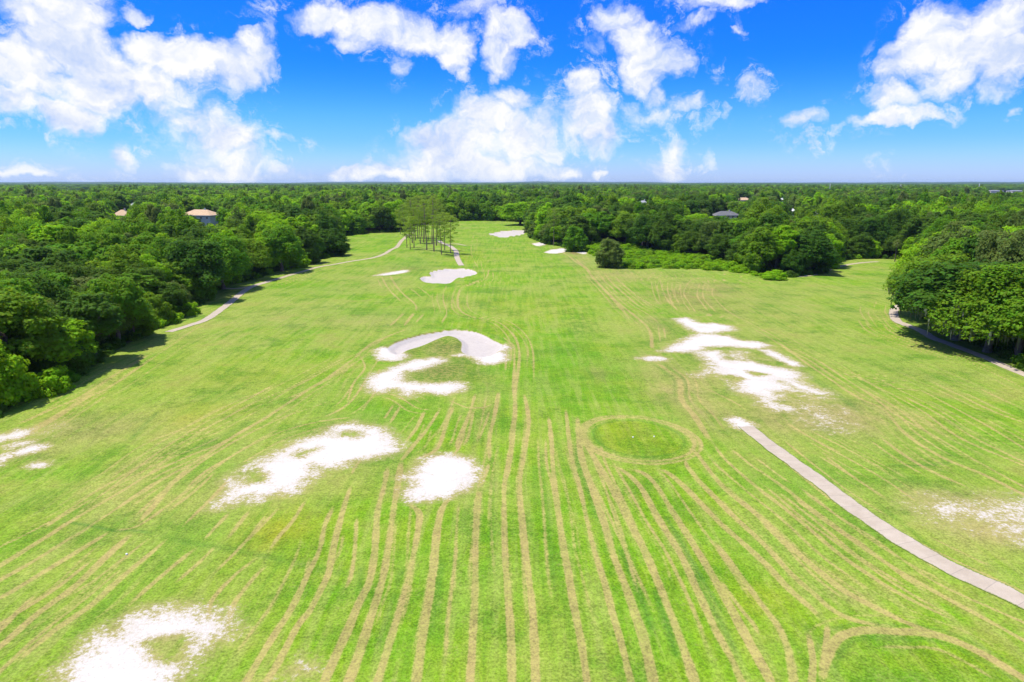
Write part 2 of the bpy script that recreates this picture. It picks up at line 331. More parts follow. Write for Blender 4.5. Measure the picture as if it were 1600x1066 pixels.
    scol = b.mix(groom, wc, gc)
    c = b.mix(sf, c, scol)
    # dark brown band along the far left lip of the kidney bunker
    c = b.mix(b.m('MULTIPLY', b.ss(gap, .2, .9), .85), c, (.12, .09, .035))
    bs = b.bsdf(c, .95, .1)
    bp = b.n('ShaderNodeBump'); bp.inputs['Strength'].default_value = .55; bp.inputs['Distance'].default_value = .12
    b.put(bp.inputs['Height'], b.m('ADD', n4, b.m('MULTIPLY', n3, .8))); b.nt.links.new(bp.outputs[0], bs.inputs['Normal'])
    b.out(bs.outputs[0])
    return m
GA = (.125, .292, .005); GB = (.190, .308, .010); GC = (.255, .310, .050); GD = (.275, .325, .065); GE = (.092, .215, .014)
M_GROUND = ground_material()

def simple(name, c1, c2, scale, rough=.9, spec=.2, bump=0):
    m, nt = mat(name); b = NB(nt)
    P = b.n('ShaderNodeTexCoord').outputs['Object']
    n = b.noise(P, scale, 5, .65)
    bs = b.bsdf(b.mix(b.ss(n, .3, .7), c1, c2), rough, spec)
    if bump:
        bp = b.n('ShaderNodeBump'); bp.inputs['Strength'].default_value = bump; b.put(bp.inputs['Height'], n); nt.links.new(bp.outputs[0], bs.inputs['Normal'])
    b.out(bs.outputs[0]); return m
def path_material(name, c1, c2, joint):
    m, nt = mat(name); b = NB(nt)
    P = b.n('ShaderNodeNewGeometry').outputs['Position']
    n = b.noise(P, .7, 6, .7); n2 = b.noise(P, 6, 4, .7)
    c = b.mix(b.ss(n, .3, .7), c1, c2)
    c = b.mix(b.m('MULTIPLY', n2, .35), c, tuple(.6*x for x in c1))
    if joint:
        al = b.attr('along')
        cell = b.m('FLOOR', b.m('DIVIDE', al, 2.6))
        wn = b.n('ShaderNodeTexWhiteNoise', noise_dimensions='1D'); b.put(wn.inputs['W'], cell)
        c = b.mix(b.m('MULTIPLY', wn.outputs[0], .16), c, tuple(.62*x for x in c1))
        fr = b.m('FRACT', b.m('DIVIDE', al, 2.6))
        c = b.mix(b.m('MULTIPLY', b.m('LESS_THAN', fr, .03), .4), c, (.18, .155, .13))
    # grass creeping over the margins
    e = b.attr('edge')
    c = b.mix(b.ss(b.m('ADD', e, b.m('MULTIPLY', b.m('SUBTRACT', n2, .5), .35)), .86, .97), c, (.13, .17, .03))
    b.out(b.bsdf(c, .9, .2).outputs[0]); return m
M_CONC = path_material('cart_path_concrete', (.385, .315, .235), (.47, .395, .305), True)
M_DIRT = path_material('worn_dirt', (.34, .28, .17), (.42, .36, .24), False)

def leaf_material(name, c1, c2, c3, trans=.5):
    m, nt = mat(name); b = NB(nt)
    P = b.n('ShaderNodeTexCoord').outputs['Object']
    rnd = b.n('ShaderNodeObjectInfo').outputs['Random']
    n = b.noise(P, .45, 3, .6); n2 = b.noise(P, 3.0, 2, .6)
    c = b.mix(b.ss(n, .35, .65), c1, c2)
    c = b.mix(b.m('MULTIPLY', b.ss(rnd, .1, .95), .6), c, c3)
    isl = b.n('ShaderNodeNewGeometry').outputs['Random Per Island']
    hs = b.n('ShaderNodeHueSaturation'); b.put(hs.inputs['Hue'], b.m('ADD', .485, b.m('MULTIPLY', isl, .035)))
    b.put(hs.inputs['Value'], b.m('ADD', .55, b.m('ADD', b.m('MULTIPLY', isl, .5), b.m('MULTIPLY', n2, .6)))); b.put(hs.inputs['Color'], c)
    bs = b.bsdf(hs.outputs[0], .6, .07)
    tr = b.n('ShaderNodeBsdfTranslucent'); tc = b.n('ShaderNodeHueSaturation'); tc.inputs['Hue'].default_value = .48; tc.inputs['Value'].default_value = 1.3; nt.links.new(hs.outputs[0], tc.inputs['Color']); nt.links.new(tc.outputs[0], tr.inputs['Color'])
    mx = b.n('ShaderNodeMixShader'); mx.inputs[0].default_value = trans; nt.links.new(bs.outputs[0], mx.inputs[1]); nt.links.new(tr.outputs[0], mx.inputs[2])
    b.out(mx.outputs[0]); return m
LEAF = {
 'dark':   leaf_material('oak_leaves_dark', (.050, .128, .010), (.080, .172, .013), (.105, .170, .016)),
 'mid':    leaf_material('leaves_mid_green', (.088, .225, .008), (.140, .285, .011), (.175, .260, .014)),
 'bright': leaf_material('leaves_bright_green', (.185, .375, .006), (.245, .425, .009), (.200, .345, .010)),
 'olive':  leaf_material('leaves_olive', (.130, .180, .036), (.170, .215, .046), (.115, .200, .024)),
 'pine':   leaf_material('pine_needles', (.190, .290, .026), (.240, .340, .034), (.175, .265, .030)),
}
M_BARK = simple('bark', (.085, .065, .048), (.15, .12, .095), 1.5, .95)
M_PBARK = simple('pine_bark', (.17, .115, .085), (.27, .19, .145), 1.2, .95)
M_MOSS = leaf_material('hanging_moss', (.12, .135, .075), (.17, .18, .11), (.14, .15, .08), .2)
M_ROOF = simple('terracotta_tiles', (.42, .28, .165), (.52, .38, .24), .8)
M_ROOFG = simple('grey_shingles', (.30, .31, .32), (.38, .39, .40), .8)
M_ROOFD = simple('dark_shingles', (.10, .10, .105), (.15, .15, .155), .8)
M_ROOFW = simple('pale_metal_roof', (.66, .66, .66), (.74, .72, .70), .3)
M_WALLT = simple('pale_teal_stucco', (.42, .54, .53), (.48, .60, .58), .5)
M_WALLC = simple('cream_stucco', (.62, .57, .48), (.68, .62, .54), .5)
M_TRIM = simple('white_trim', (.75, .75, .74), (.8, .8, .79), .5)
M_STEEL = simple('galvanised_steel', (.42, .43, .44), (.5, .5, .5), .5, .6)
M_WHITE = simple('white_plastic', (.78, .78, .76), (.82, .82, .8), 3, .5)
def glass_mat():
    m, nt = mat('dark_glass'); b = NB(nt); b.out(b.bsdf((.03, .04, .05), .1, .6).outputs[0]); return m
M_GLASS = glass_mat()

# ------------------------------------------------------------------ mesh helpers
def np_mesh(name, V, F, attrs=None, mats=(), smooth=False, normals=None, midx=None):
    me = bpy.data.meshes.new(name)
    V = np.asarray(V, np.float32); F = np.asarray(F, np.int32)
    k = F.shape[1]
    me.vertices.add(len(V)); me.vertices.foreach_set('co', V.ravel())
    me.loops.add(F.size); me.loops.foreach_set('vertex_index', F.ravel())
    me.polygons.add(len(F)); me.polygons.foreach_set('loop_start', np.arange(0, F.size, k, dtype=np.int32))
    try: me.polygons.foreach_set('loop_total', np.full(len(F), k, np.int32))
    except Exception: pass
    if midx is not None: me.polygons.foreach_set('material_index', np.asarray(midx, np.int32))
    me.update(calc_edges=True)
    me.polygons.foreach_set('use_smooth', np.full(len(F), smooth))
    for n, a in (attrs or {}).items():
        at = me.attributes.new(n, 'FLOAT', 'POINT'); at.data.foreach_set('value', np.asarray(a, np.float32))
    for mm in mats: me.materials.append(mm)
    if normals is not None: me.normals_split_custom_set_from_vertices(normals)
    return me
def link(name, me, parent=None, loc=None):
    o = bpy.data.objects.new(name, me); C.objects.link(o)
    if parent is not None: o.parent = parent
    if loc is not None: o.location = loc
    return o
def tag(o, label=None, cat=None, group=None, kind=None):
    if label: o['label'] = label
    if cat: o['category'] = cat
    if group: o['group'] = group
    if kind: o['kind'] = kind
    return o
class MB:
    """collects boxes, tubes and faces into one mesh"""
    def __init__(s): s.v = []; s.f = []
    def face(s, pts):
        i = len(s.v); s.v += [tuple(p) for p in pts]; s.f.append(tuple(range(i, i+len(pts))))
    def box(s, c, d, rz=0):
        x, y, z = d[0]/2, d[1]/2, d[2]/2; i = len(s.v); ca, sa = math.cos(rz), math.sin(rz)
        for a, b_, e in [(-1,-1,-1),(1,-1,-1),(1,1,-1),(-1,1,-1),(-1,-1,1),(1,-1,1),(1,1,1),(-1,1,1)]:
            s.v.append((c[0]+a*x*ca-b_*y*sa, c[1]+a*x*sa+b_*y*ca, c[2]+e*z))
        for q in [(0,3,2,1),(4,5,6,7),(0,1,5,4),(1,2,6,5),(2,3,7,6),(3,0,4,7)]: s.f.append(tuple(i+k for k in q))
    def tube(s, pts, rad, n=8):
        pts = [Vector(p) for p in pts]; i0 = len(s.v)
        for k, p in enumerate(pts):
            t = (pts[min(k+1, len(pts)-1)]-pts[max(k-1, 0)]).normalized()
            a = t.orthogonal().normalized() if abs(t.z) < .9 else Vector((1, 0, 0)); a = (a-t*a.dot(t)).normalized(); c = t.cross(a)
            r = rad[k] if hasattr(rad, '__len__') else rad
            for j in range(n):
                w = 2*math.pi*j/n; s.v.append(tuple(p+a*(r*math.cos(w))+c*(r*math.sin(w))))
        for k in range(len(pts)-1):
            for j in range(n):
                a = i0+k*n+j; b_ = i0+k*n+(j+1) % n; s.f.append((a, b_, b_+n, a+n))
        s.f.append(tuple(i0+(len(pts)-1)*n+j for j in range(n)))
    def mesh(s, name, m, smooth=False):
        me = bpy.data.meshes.new(name); me.from_pydata(s.v, [], s.f); me.update()
        for mm in (m if isinstance(m, (list, tuple)) else [m]): me.materials.append(mm)
        if smooth: me.polygons.foreach_set('use_smooth', [True]*len(me.polygons))
        return me

# ------------------------------------------------------------------ ground mesh (fine where the grass is near, coarse far off)
azf = np.arange(-41.5, 41.51, .083)
az = np.concatenate([np.arange(-180, -41.6, 4.), azf, np.arange(44, 181, 4.)])
az[-1] = 180.
dep = np.arange(48, 2.55, -.079)
rr = np.concatenate([[0.5, 6, 14, 22], H/np.tan(np.radians(dep)), np.geomspace(800, 15500, 40)])
A, RR = np.meshgrid(np.radians(az), rr)
NX, NY = A.shape[1], A.shape[0]
X = (RR*np.sin(A)).ravel(); Y = (RR*np.cos(A)).ravel()
Nn = len(X)
sand = np.zeros(Nn); groom = np.zeros(Nn); pid = np.full(Nn, -1); bank = np.zeros(Nn); cut = np.zeros(Nn)
for i, (nm, kd, rag, pts) in enumerate(SAND):
    P = GP(pts)
    P = smooth_line(np.vstack([P, P[:1]]), 4)[:-1]
    idx, sd = signed(X, Y, P, 7)
    if len(idx) == 0: continue
    top = {'w': 1., 'g': 1., 'v': .66, 'u': .545}[kd]
    rag = rag*1.45 if kd != 'g' else rag; sd = sd+(.25 if kd == 'w' else 0)
    s = np.clip(.5+sd/(2*rag), 0, 1)*top if kd != 'g' else np.clip(.5+sd/(2*rag), 0, 1)*1.3
    m = s > sand[idx]
    pid[idx[m & (s > .35)]] = i
    sand[idx] = np.maximum(sand[idx], s)
    if kd == 'g':
        groom[idx] = np.maximum(groom[idx], np.clip(.5+sd/1.2, 0, 1))
        far = Y[idx] > P[:, 1].mean()
        cut[idx] = np.minimum(cut[idx], -np.clip(sd/1.4, 0, 1)*.55)
        lip = np.exp(-((sd+1.1)/1.1)**2)
        cut[idx] += .35*lip
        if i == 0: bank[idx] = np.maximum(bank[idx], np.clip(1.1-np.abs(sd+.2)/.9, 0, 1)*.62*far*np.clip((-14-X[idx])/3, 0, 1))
for soft, pts in HOLES:
    P = GP(pts); P = smooth_line(np.vstack([P, P[:1]]), 4)[:-1]
    idx, sd = signed(X, Y, P, 5)
    if len(idx): sand[idx] *= 1-np.clip(.5+sd/(2*soft), 0, 1)*.97
tan = np.zeros(Nn); dark = np.zeros(Nn)
for w, st, pts in T:
    pts = list(pts); st = min(1., .58+.5*st)
    if pts[-1] >= 1055 or pts[-2] >= 1600 or pts[-2] <= 0: pts += [pts[-2]+1.2*(pts[-2]-pts[-4]), pts[-1]+1.2*(pts[-1]-pts[-3])]
    P = smooth_line(GP(pts))
    idx, d, arc = seg_dist(X, Y, P, 3.2*w+2.5)
    if len(idx) == 0: continue
    Lt = np.linalg.norm(np.diff(P, axis=0), axis=1).sum(); am = arc*Lt; ph = len(pts)*1.7+pts[0]
    ends = np.clip(np.minimum(am, Lt-am)/min(3.5, Lt*.3)+.3, 0, 1)
    w = w*.64
    ww = w*(1+.09*np.sin(am*.35+ph)+.06*np.sin(am*1.3+2*ph))
    stm = st*np.clip(.86+.16*np.sin(am*.21+ph)+.12*np.sin(am*.083+2*ph), 0, 1.05)
    prof = 1/(1+np.exp((d-ww*.5)/(w*.08+.02)))
    prof = np.maximum(prof, .34*np.exp(-(d/(w*1.2))**2))
    tan[idx] = np.maximum(tan[idx], prof*stm*ends)
    if w >= .8:      # fainter wheel marks and a lush strip beside the swath
        sec = .34*np.exp(-((d-w*1.8-.2)/(w*.22))**2)*np.clip(.5+.6*np.sin(am*.13+ph), 0, 1)
        tan[idx] = np.maximum(tan[idx], sec*stm*ends)
        dark[idx] = np.maximum(dark[idx], .55*np.exp(-((d-w*1.0)/(w*.3))**2)*np.clip(.3+.8*np.sin(am*.09+3*ph), 0, 1)*ends)
# finer single wheel marks running beside the long tracks
frng = random.Random(11)
for w, st, pts in list(T):
    P0 = smooth_line(GP(pts)); L0 = np.linalg.norm(np.diff(P0, axis=0), axis=1).sum()
    if L0 < 16: continue
    for off in ((-3.1, -1.7, 1.5, 2.9) if P0[:, 1].mean() > 62 else (-1.9, 1.9)):
        if frng.random() < .25: continue
        a0_, a1_ = sorted((frng.random()*.35, .65+frng.random()*.35)); k0 = int(a0_*len(P0)); k1 = max(int(a1_*len(P0)), k0+4)
        Q = P0[k0:k1]
        if len(Q) < 3: continue
        dd = np.gradient(Q, axis=0); dd /= np.linalg.norm(dd, axis=1, keepdims=True)+1e-9
        Q = Q+np.stack([-dd[:, 1], dd[:, 0]], 1)*(off+.12*np.sin(np.arange(len(Q))*.22+off))[:, None]
        idx, d, arc = seg_dist(X, Y, Q, 2)
        if len(idx) == 0: continue
        tan[idx] = np.maximum(tan[idx], (.34+.30*frng.random())*np.exp(-(d/.27)**2)*np.clip(np.minimum(arc, 1-arc)*6, 0, 1))
for w, st, pts in DK:
    P = smooth_line(GP(pts))
    idx, d, arc = seg_dist(X, Y, P, 4*w+1)
    if len(idx) == 0: continue
    ends = np.clip(np.minimum(arc, 1-arc)*8, 0, 1)
    dark[idx] = np.maximum(dark[idx], st*ends*np.exp(-(d/(w*.8))**2))
SK = {k: np.zeros(Nn) for k in 'dylrb'}
def ppx(x, y):
    zc = y*math.cos(PITCH)+H*math.sin(PITCH); zc = np.where(np.abs(zc) < 1e-3, 1e-3, zc)
    return 800+FPX*x/zc, 533+FPX*(H*math.cos(PITCH)-y*math.sin(PITCH))/zc
for px, py, rx, ry, k, a in SOFT:
    c0 = G(px, py)[0]; ex = abs(G(px+rx, py)[0][0]-c0[0]); ey = abs(G(px, py-ry)[0][1]-G(px, py+ry)[0][1])/2
    q = ((X-c0[0])/ex)**2+((Y-c0[1])/ey)**2
    SK[k] = np.maximum(SK[k], a*np.exp(-q*1.1))
# circular tee, with its rings of worn grass
tc = G(997, 683)[0]
ang = np.arctan2(Y-tc[1], X-tc[0]); td = np.hypot(X-tc[0], (Y-tc[1])*.93)*(1+.03*np.sin(2*ang+1))
ring = np.zeros(Nn)
for r0, w, s in [(6.75, .22, .42), (7.5, .34, .6), (8.25, .22, .65)]:
    ring = np.maximum(ring, s*np.exp(-((td-r0-.25*np.sin(ang*2+r0))/w)**2)*(.75+.25*np.sin(ang*3+r0)))
ring = np.maximum(ring, .75*np.exp(-((td-7.7)/.9)**2)*np.clip(np.cos(ang-R(175)), 0, 1)); ring = np.maximum(ring, (.52+.16*np.sin(td*7+.6*np.sin(ang*3)))*(.9+.12*np.sin(ang*2+1.2))*np.exp(-((td-7.7)/1.05)**4))
tan = np.maximum(tan*np.clip((td-6.2)/.5, 0, 1), ring)
inside = np.clip((6.3-td)/.4, 0, 1)
SK['y'] = np.maximum(SK['y'], inside*.35); dark = np.maximum(dark, .55*np.exp(-((td-6.15)/.3)**2))
for k in 'drb': SK[k] *= 1-inside
T2 = smooth_line(GP([1305,1090,1312,1040,1325,1010,1350,1000,1400,998,1440,1003,1490,1017,1550,1050,1600,1085,1560,1130,1400,1150]))
# floor of the woods
idx_all = np.arange(Nn)
def inside_poly(x, y, P):
    ins = np.zeros(len(x), bool); Q = np.vstack([P, P[:1]])
    for a, b in zip(Q[:-1], Q[1:]):
        c = ((a[1] > y) != (b[1] > y))
        with np.errstate(divide='ignore', invalid='ignore'): xi = (b[0]-a[0])*(y-a[1])/(b[1]-a[1])+a[0]
        ins ^= c & (x < xi)
    return ins
ins = inside_poly(X, Y, CLEARW)
floor = np.where(ins, 0., 1.)
idx, d, _ = seg_dist(X, Y, CLEARW, 20)
floor[idx] = np.clip(.35+np.where(ins[idx], -d, d)/5, 0, 1)
floor[(RR.ravel() < 60)] = 0
w_left = np.clip((-X-6-.05*Y)/18, 0, 1)*(Y < 330); w_right = np.clip((X-14-.02*Y)/14, 0, 1)*(Y < 330)
Z = base_h(X, Y)+cut
# fine unevenness of the turf
Z += .03*np.sin(X*.9+1.3*np.sin(Y*.23))*np.sin(Y*.41+X*.17)*(RR.ravel() < 400)
jj, ii = np.meshgrid(np.arange(NX-1), np.arange(NY-1))
a0 = (ii*NX+jj).ravel()
F = np.stack([a0, a0+NX, a0+NX+1, a0+1], 1)[:, ::-1]
Zg = Z.reshape(NY, NX)
# vertex normals from the whole sheet, so that pieces cut from it shade seamlessly
Pv = np.stack([X.reshape(NY, NX), Y.reshape(NY, NX), Zg], 2)
du = np.gradient(Pv, axis=1); dv = np.gradient(Pv, axis=0)
Nm = np.cross(du, dv); Nm /= np.linalg.norm(Nm, axis=2, keepdims=True)+1e-12
Nm[Nm[:, :, 2] < 0] *= -1; Nm = Nm.reshape(-1, 3)
V = np.stack([X, Y, Z], 1)
ATT = dict(sand=sand, groom=groom, bank=bank, tan=tan, dark=dark, dry=SK['d'], yellow=SK['y'], lush=SK['l'], rough=SK['r'], brown=SK['b'], floor=floor, w_left=w_left, w_right=w_right)
fs = sand[F].mean(1); fid = pid[F].max(1)
group_of = {0:0, 1:0, 2:0, 3:1, 4:2, 5:3, 6:4, 7:5, 8:6, 9:7, 10:8, 11:7, 12:7, 13:7, 14:9, 15:10, 16:-1, 17:11, 18:12, 19:13, 20:14, 21:14, 22:15, 23:16, 24:-1, 25:-1, 26:17, 27:18, 28:19, 29:20, 30:21, 31:22}
SL = ['grey raked sand of the kidney shaped bunker above the two white patches, white at both tips', 'white sand with a grassy notch just below the grey kidney shaped bunker',
 'longest white bare sand patch, running down to the left of the middle', 'small compact white sand patch right of the longest one', 'white bare sand in the bottom left corner around a grassy island',
 'topmost streak of white sand on the right slope', 'white sand tongue pointing left on the right slope', 'largest white sand sheet on the right slope', 'narrow white sand strip on the upper side of the right slope patch',
 'tiny white sand spot farthest right of the right slope patch', 'small white sand scrape at the lower tip of the right slope patch', 'small pale sand scrape left of the right slope patch', 'white sand spilled at the head of the near concrete path',
 'thin speckled sand patch right of the near concrete path', 'upper white sand strip at the left margin', 'long lower white sand strip at the left margin', 'tiny white sand dot right of the strips at the left margin',
 'pinkish raked bunker below the tall pines', 'thin pale sand sliver left of the pinkish bunker', 'farthest raked bunker, near the end of the fairway', 'small oval white bunker by the trees on the right',
 'tiny pale sand scrape beyond the oval bunker', 'tiny pale sand scrape behind the round dark tree by the right wood']
SN = ['sand_bunker','bare_sand','bare_sand','bare_sand','bare_sand','bare_sand','bare_sand','bare_sand','bare_sand','bare_sand','bare_sand','bare_sand','bare_sand','bare_sand','bare_sand','bare_sand','bare_sand','sand_bunker','bare_sand','sand_bunker','sand_bunker','bare_sand','bare_sand']
gmap = np.array([group_of[i] for i in range(len(SAND))]+[-1])
face_g = np.where(fs > .42, gmap[fid], -1)
fc = V[F].mean(1)
tee_face = np.hypot(fc[:, 0]-tc[0], (fc[:, 1]-tc[1])*.93) < 6.15
face_g = np.where(tee_face, 100, face_g)
t2 = inside_poly(fc[:, 0], fc[:, 1], T2)
face_g = np.where(t2 & (face_g < 0), 101, face_g)
def piece(name, sel, label=None):
    f = F[sel]
    if len(f) == 0: return
    u, inv = np.unique(f, return_inverse=True); f = inv.reshape(f.shape)
    me = np_mesh(name, V[u], f, {k: a[u] for k, a in ATT.items()}, [M_GROUND], True, Nm[u])
    o = link(name, me); tag(o, label, None, None, 'structure')
piece('ground', face_g == -1, 'mown fairway grass with straw coloured tracks, and the woodland floor')
for g in range(23): piece(SN[g], face_g == g, SL[g])
piece('tee_green', face_g == 100, 'oval tee of close mown grass ringed by worn tracks')
piece('tee_green', face_g == 101, 'tee of close mown grass in the bottom right corner behind a straw ring')

# ------------------------------------------------------------------ paths
def ribbon(name, label, pts, width, m, lift=.045):
    P = smooth_line(GP(pts), 10)
    seg = np.linalg.norm(np.diff(P, axis=0), axis=1); s = np.concatenate([[0], np.cumsum(seg)])
    n = max(int(s[-1]/.7), 8); t = np.linspace(0, s[-1], n)
    q = np.stack([np.interp(t, s, P[:, 0]), np.interp(t, s, P[:, 1])], 1)
    d = np.gradient(q, axis=0); d /= np.linalg.norm(d, axis=1, keepdims=True); nr = np.stack([-d[:, 1], d[:, 0]], 1)
    offs = np.array([-1, -1, -.5, 0, .5, 1, 1])*width/2; dz = np.array([-.25, lift, lift+.01, lift+.02, lift+.01, lift, -.25])
    wob = 1+.05*np.sin(t*.8)+.04*np.sin(t*2.1+1)
    vs = []; al = []; ed = []
    for k, o in enumerate(offs):
        p = q+nr*(o*wob)[:, None]
        vs.append(np.stack([p[:, 0], p[:, 1], base_h(p[:, 0], p[:, 1])+dz[k]], 1)); al.append(t); ed.append(np.full(n, abs(o)/(width/2)))
    K = len(offs); Vr = np.stack(vs, 1).reshape(-1, 3)
    j, i = np.meshgrid(np.arange(K-1), np.arange(n-1)); a = (i*K+j).ravel()
    me = np_mesh(name, Vr, np.stack([a, a+1, a+K+1, a+K], 1), dict(along=np.stack(al, 1).ravel(), edge=np.stack(ed, 1).ravel()), [m])
    tag(link(name, me), label, None, None, 'structure')
ribbon('cart_path', 'near concrete cart path with joints, running to the lower right', [1166,667,1200,694,1223,711,1289,759,1327,789,1372,820,1417,849,1490,890,1562,922,1600,941,1700,985,1850,1045], 2.35, M_CONC)
ribbon('cart_path', 'concrete cart path along the edge of the left wood', [263,519,295,509,323,499,349,481,375,460,394,448,420,440], 2.3, M_CONC)
ribbon('dirt_path', 'worn pale path curving from the left wood towards the pines', [418,440,450,431,475,424,500,417,540,410,587,402,612,390,630,374,645,364], 2.4, M_DIRT)
ribbon('cart_path', 'cart path passing right of the tall pines', [686,376,691,380,702,384,712,392,714,402,721,415], 2.6, M_CONC)
ribbon('dirt_path', 'pale sandy strip under the left wood edge beside the bend of the cart path', [338,450,352,451,372,451,392,448], 2.6, M_DIRT, .03)
ribbon('dirt_path', 'short sandy spur right of the tall pines', [697,381,712,381,728,384], 1.8, M_DIRT)
ribbon('cart_path', 'short far path crossing the right clearing', [1240,433,1262,431,1288,425,1301,419,1324,414,1345,411,1372,409], 2.4, M_DIRT)
ribbon('cart_path', 'shaded cart path under the big oaks on the right', [1425,470,1402,480,1396,489,1401,501,1416,508,1439,517,1457,528,1481,537,1508,547,1540,559,1562,569,1600,585,1700,622], 2.3, M_CONC)

# ------------------------------------------------------------------ trees
def rand_dirs(n, rs, zmin=-1.):
    v = rs.normal(size=(int(n*3)+40, 3)); v /= np.linalg.norm(v, axis=1, keepdims=True)
    v = v[v[:, 2] > zmin][:n]
    while len(v) < n: v = np.vstack([v, v])[:n]
    return v
def quads(pos, nrm, size, rs, aspect=.7):
    n = len(pos)
    r = rs.normal(size=(n, 3)); t = np.cross(nrm, r); t /= np.linalg.norm(t, axis=1, keepdims=True)+1e-9
    b = np.cross(nrm, t)
    s = (size*(.6+.8*rs.random(n)))[:, None]
    V = np.stack([pos-t*s*.5, pos+b*s*.5*aspect-nrm*s*.08, pos+t*s*.5, pos-b*s*.5*aspect-nrm*s*.08], 1).reshape(-1, 3)
    return V
def leaves_mesh(name, clumps, per, leaf, m, seed, core=0, up=.35, flat=.8, jit=.34, cen=None):
    """clumps: (x, y, z, r) rows; a shell of small leaf sprays round each"""
    rs = np.random.default_rng(seed); Vs = []
    for (x, y, z, r) in clumps:
        n = max(int(per*(r/np.mean(clumps[:, 3]))**2), 8)
        d = rs.normal(size=(n, 3)); d[:, 2] += up
        if cen is not None:
            o = np.array([x, y, z])-cen; d += .55*o/(np.linalg.norm(o)+1e-6)
        d /= np.linalg.norm(d, axis=1, keepdims=True)
        lump = 1+.28*np.sin(d[:, 0]*5+x)*np.sin(d[:, 1]*5+y)+.15*np.sin(d[:, 2]*9+z)
        p = d*(r*lump*(.80+.26*rs.random(n)**.6))[:, None]*np.array([1, 1, flat])+np.array([x, y, z])
        nr = d+np.array([-.08, 0, .55])+rs.normal(size=(n, 3))*jit; nr /= np.linalg.norm(nr, axis=1, keepdims=True)
        Vs.append(quads(p, nr, np.full(n, leaf), rs))
    V = np.vstack(Vs); nq = len(V)//4
    Fq = np.arange(nq*4).reshape(-1, 4)
    return np_mesh(name, V, Fq, None, [m])
def broad_clumps(seed, Rr, h, base, n, low=-.35):
    """clump centres over a lumpy dome; Rr crown radius, h total height, base height of lowest leaves"""
    rs = np.random.default_rng(seed)
    cz = base+(h-base)*.45; hz = (h-base)*.55
    d = rand_dirs(n, rs, low)
    lob = 1+.18*np.sin(np.arctan2(d[:, 1], d[:, 0])*3+seed)+.10*np.sin(np.arctan2(d[:, 1], d[:, 0])*5+2*seed)+.12*np.sin(d[:, 2]*4+seed)
    k = (.50+.36*rs.random(n)**.5)*lob
    c = d*k[:, None]*np.array([Rr, Rr, hz])*1.02; c[:, 2] += cz
    r = Rr*(.22+.20*rs.random(n))*(1-.10*d[:, 2])
    return np.column_stack([c, r]), np.array([0, 0, cz-hz*.3])
def trunk_mesh(seed, h, Rr, base, clumps, m, rad=None):
    rs = np.random.default_rng(seed+900); mb = MB(); rad = rad or .028*h+.05
    top = base+(h-base)*.45; ln = [(0, 0, -.4)]; x = y = 0
    for k in range(1, 6):
        x += rs.normal()*.12*h/14; y += rs.normal()*.12*h/14; ln.append((x, y, top*k/5))
    mb.tube(ln, [rad*1.5]+[rad*(1.05-.14*k) for k in range(5)], 9)
    sel = rs.choice(len(clumps), min(9, len(clumps)), replace=False)
    for q in sel:
        c = clumps[q]; s = Vector(ln[3+int(rs.integers(0, 3))]); e = Vector(c[:3])
        mid = (s+e)/2+Vector((0, 0, -.08*(e-s).length))
        mb.tube([s, mid, e], [rad*.42, rad*.28, rad*.08], 6)
    return mb.mesh('trunk', m, True)

BR = {}   # (tone, shape) -> (crown mesh, trunk mesh)
SHAPES = [(11, 5.2, 14, 2.6, 58), (23, 6.4, 15, 2.2, 74), (37, 4.4, 15, 3.4, 50), (41, 7.6, 16, 2.0, 92), (59, 3.9, 12, 1.6, 44), (67, 5.8, 13, 3.0, 64), (73, 5.0, 9.5, .2, 72), (79, 5.4, 14, .5, 96)]
for si, (sd, Rr, h, bs, n) in enumerate(SHAPES):
    cl, cen = broad_clumps(sd, Rr, h, bs, n, -.35 if bs > 1 else -.9)
    tm = trunk_mesh(sd, h, Rr, bs, cl, M_BARK)
    first = None
    for tone in ('dark', 'mid', 'bright', 'olive'):
        if first is None:
            first = leaves_mesh('broadleaf_crown', cl, 250, .52, LEAF[tone], sd+1, cen=cen); me = first
        else:
            me = first.copy(); me.materials.clear(); me.materials.append(LEAF[tone])
        BR[(tone, si)] = (me, tm, h, Rr)

def thing(name, loc, rz=0, s=(1, 1, 1)):
    o = bpy.data.objects.new(name, None); C.objects.link(o); o.location = loc; o.rotation_euler = (0, 0, rz); o.scale = s; o.empty_display_size = .5
    return o
def moss_mesh(seed, clumps):
    rs = np.random.default_rng(seed); Vs = []
    lowc = clumps[np.argsort(clumps[:, 2])[:int(len(clumps)*.7)]]
    for x, y, z, r in lowc:
        for _ in range(9):
            a = rs.random()*6.28; q = r*(.5+.6*rs.random()); L = .8+2.0*rs.random(); w = .10+.14*rs.random()
            px, py, pz = x+q*math.cos(a), y+q*math.sin(a), z-r*.3
            ca, sa = math.cos(a+1.57), math.sin(a+1.57)
            for k in range(3):
                z0 = pz-L*k/3; z1 = pz-L*(k+1)/3; w0 = w*(1-.25*k); w1 = w*(1-.25*(k+1)); o = rs.normal()*.06
                Vs.append([(px+ca*w0, py+sa*w0, z0), (px-ca*w0, py-sa*w0, z0), (px-ca*w1+o, py-sa*w1, z1), (px+ca*w1+o, py+sa*w1, z1)])
    V = np.array(Vs).reshape(-1, 3)
    return np_mesh('hanging_moss', V, np.arange(len(V)).reshape(-1, 4), None, [M_MOSS])
MOSS = {}
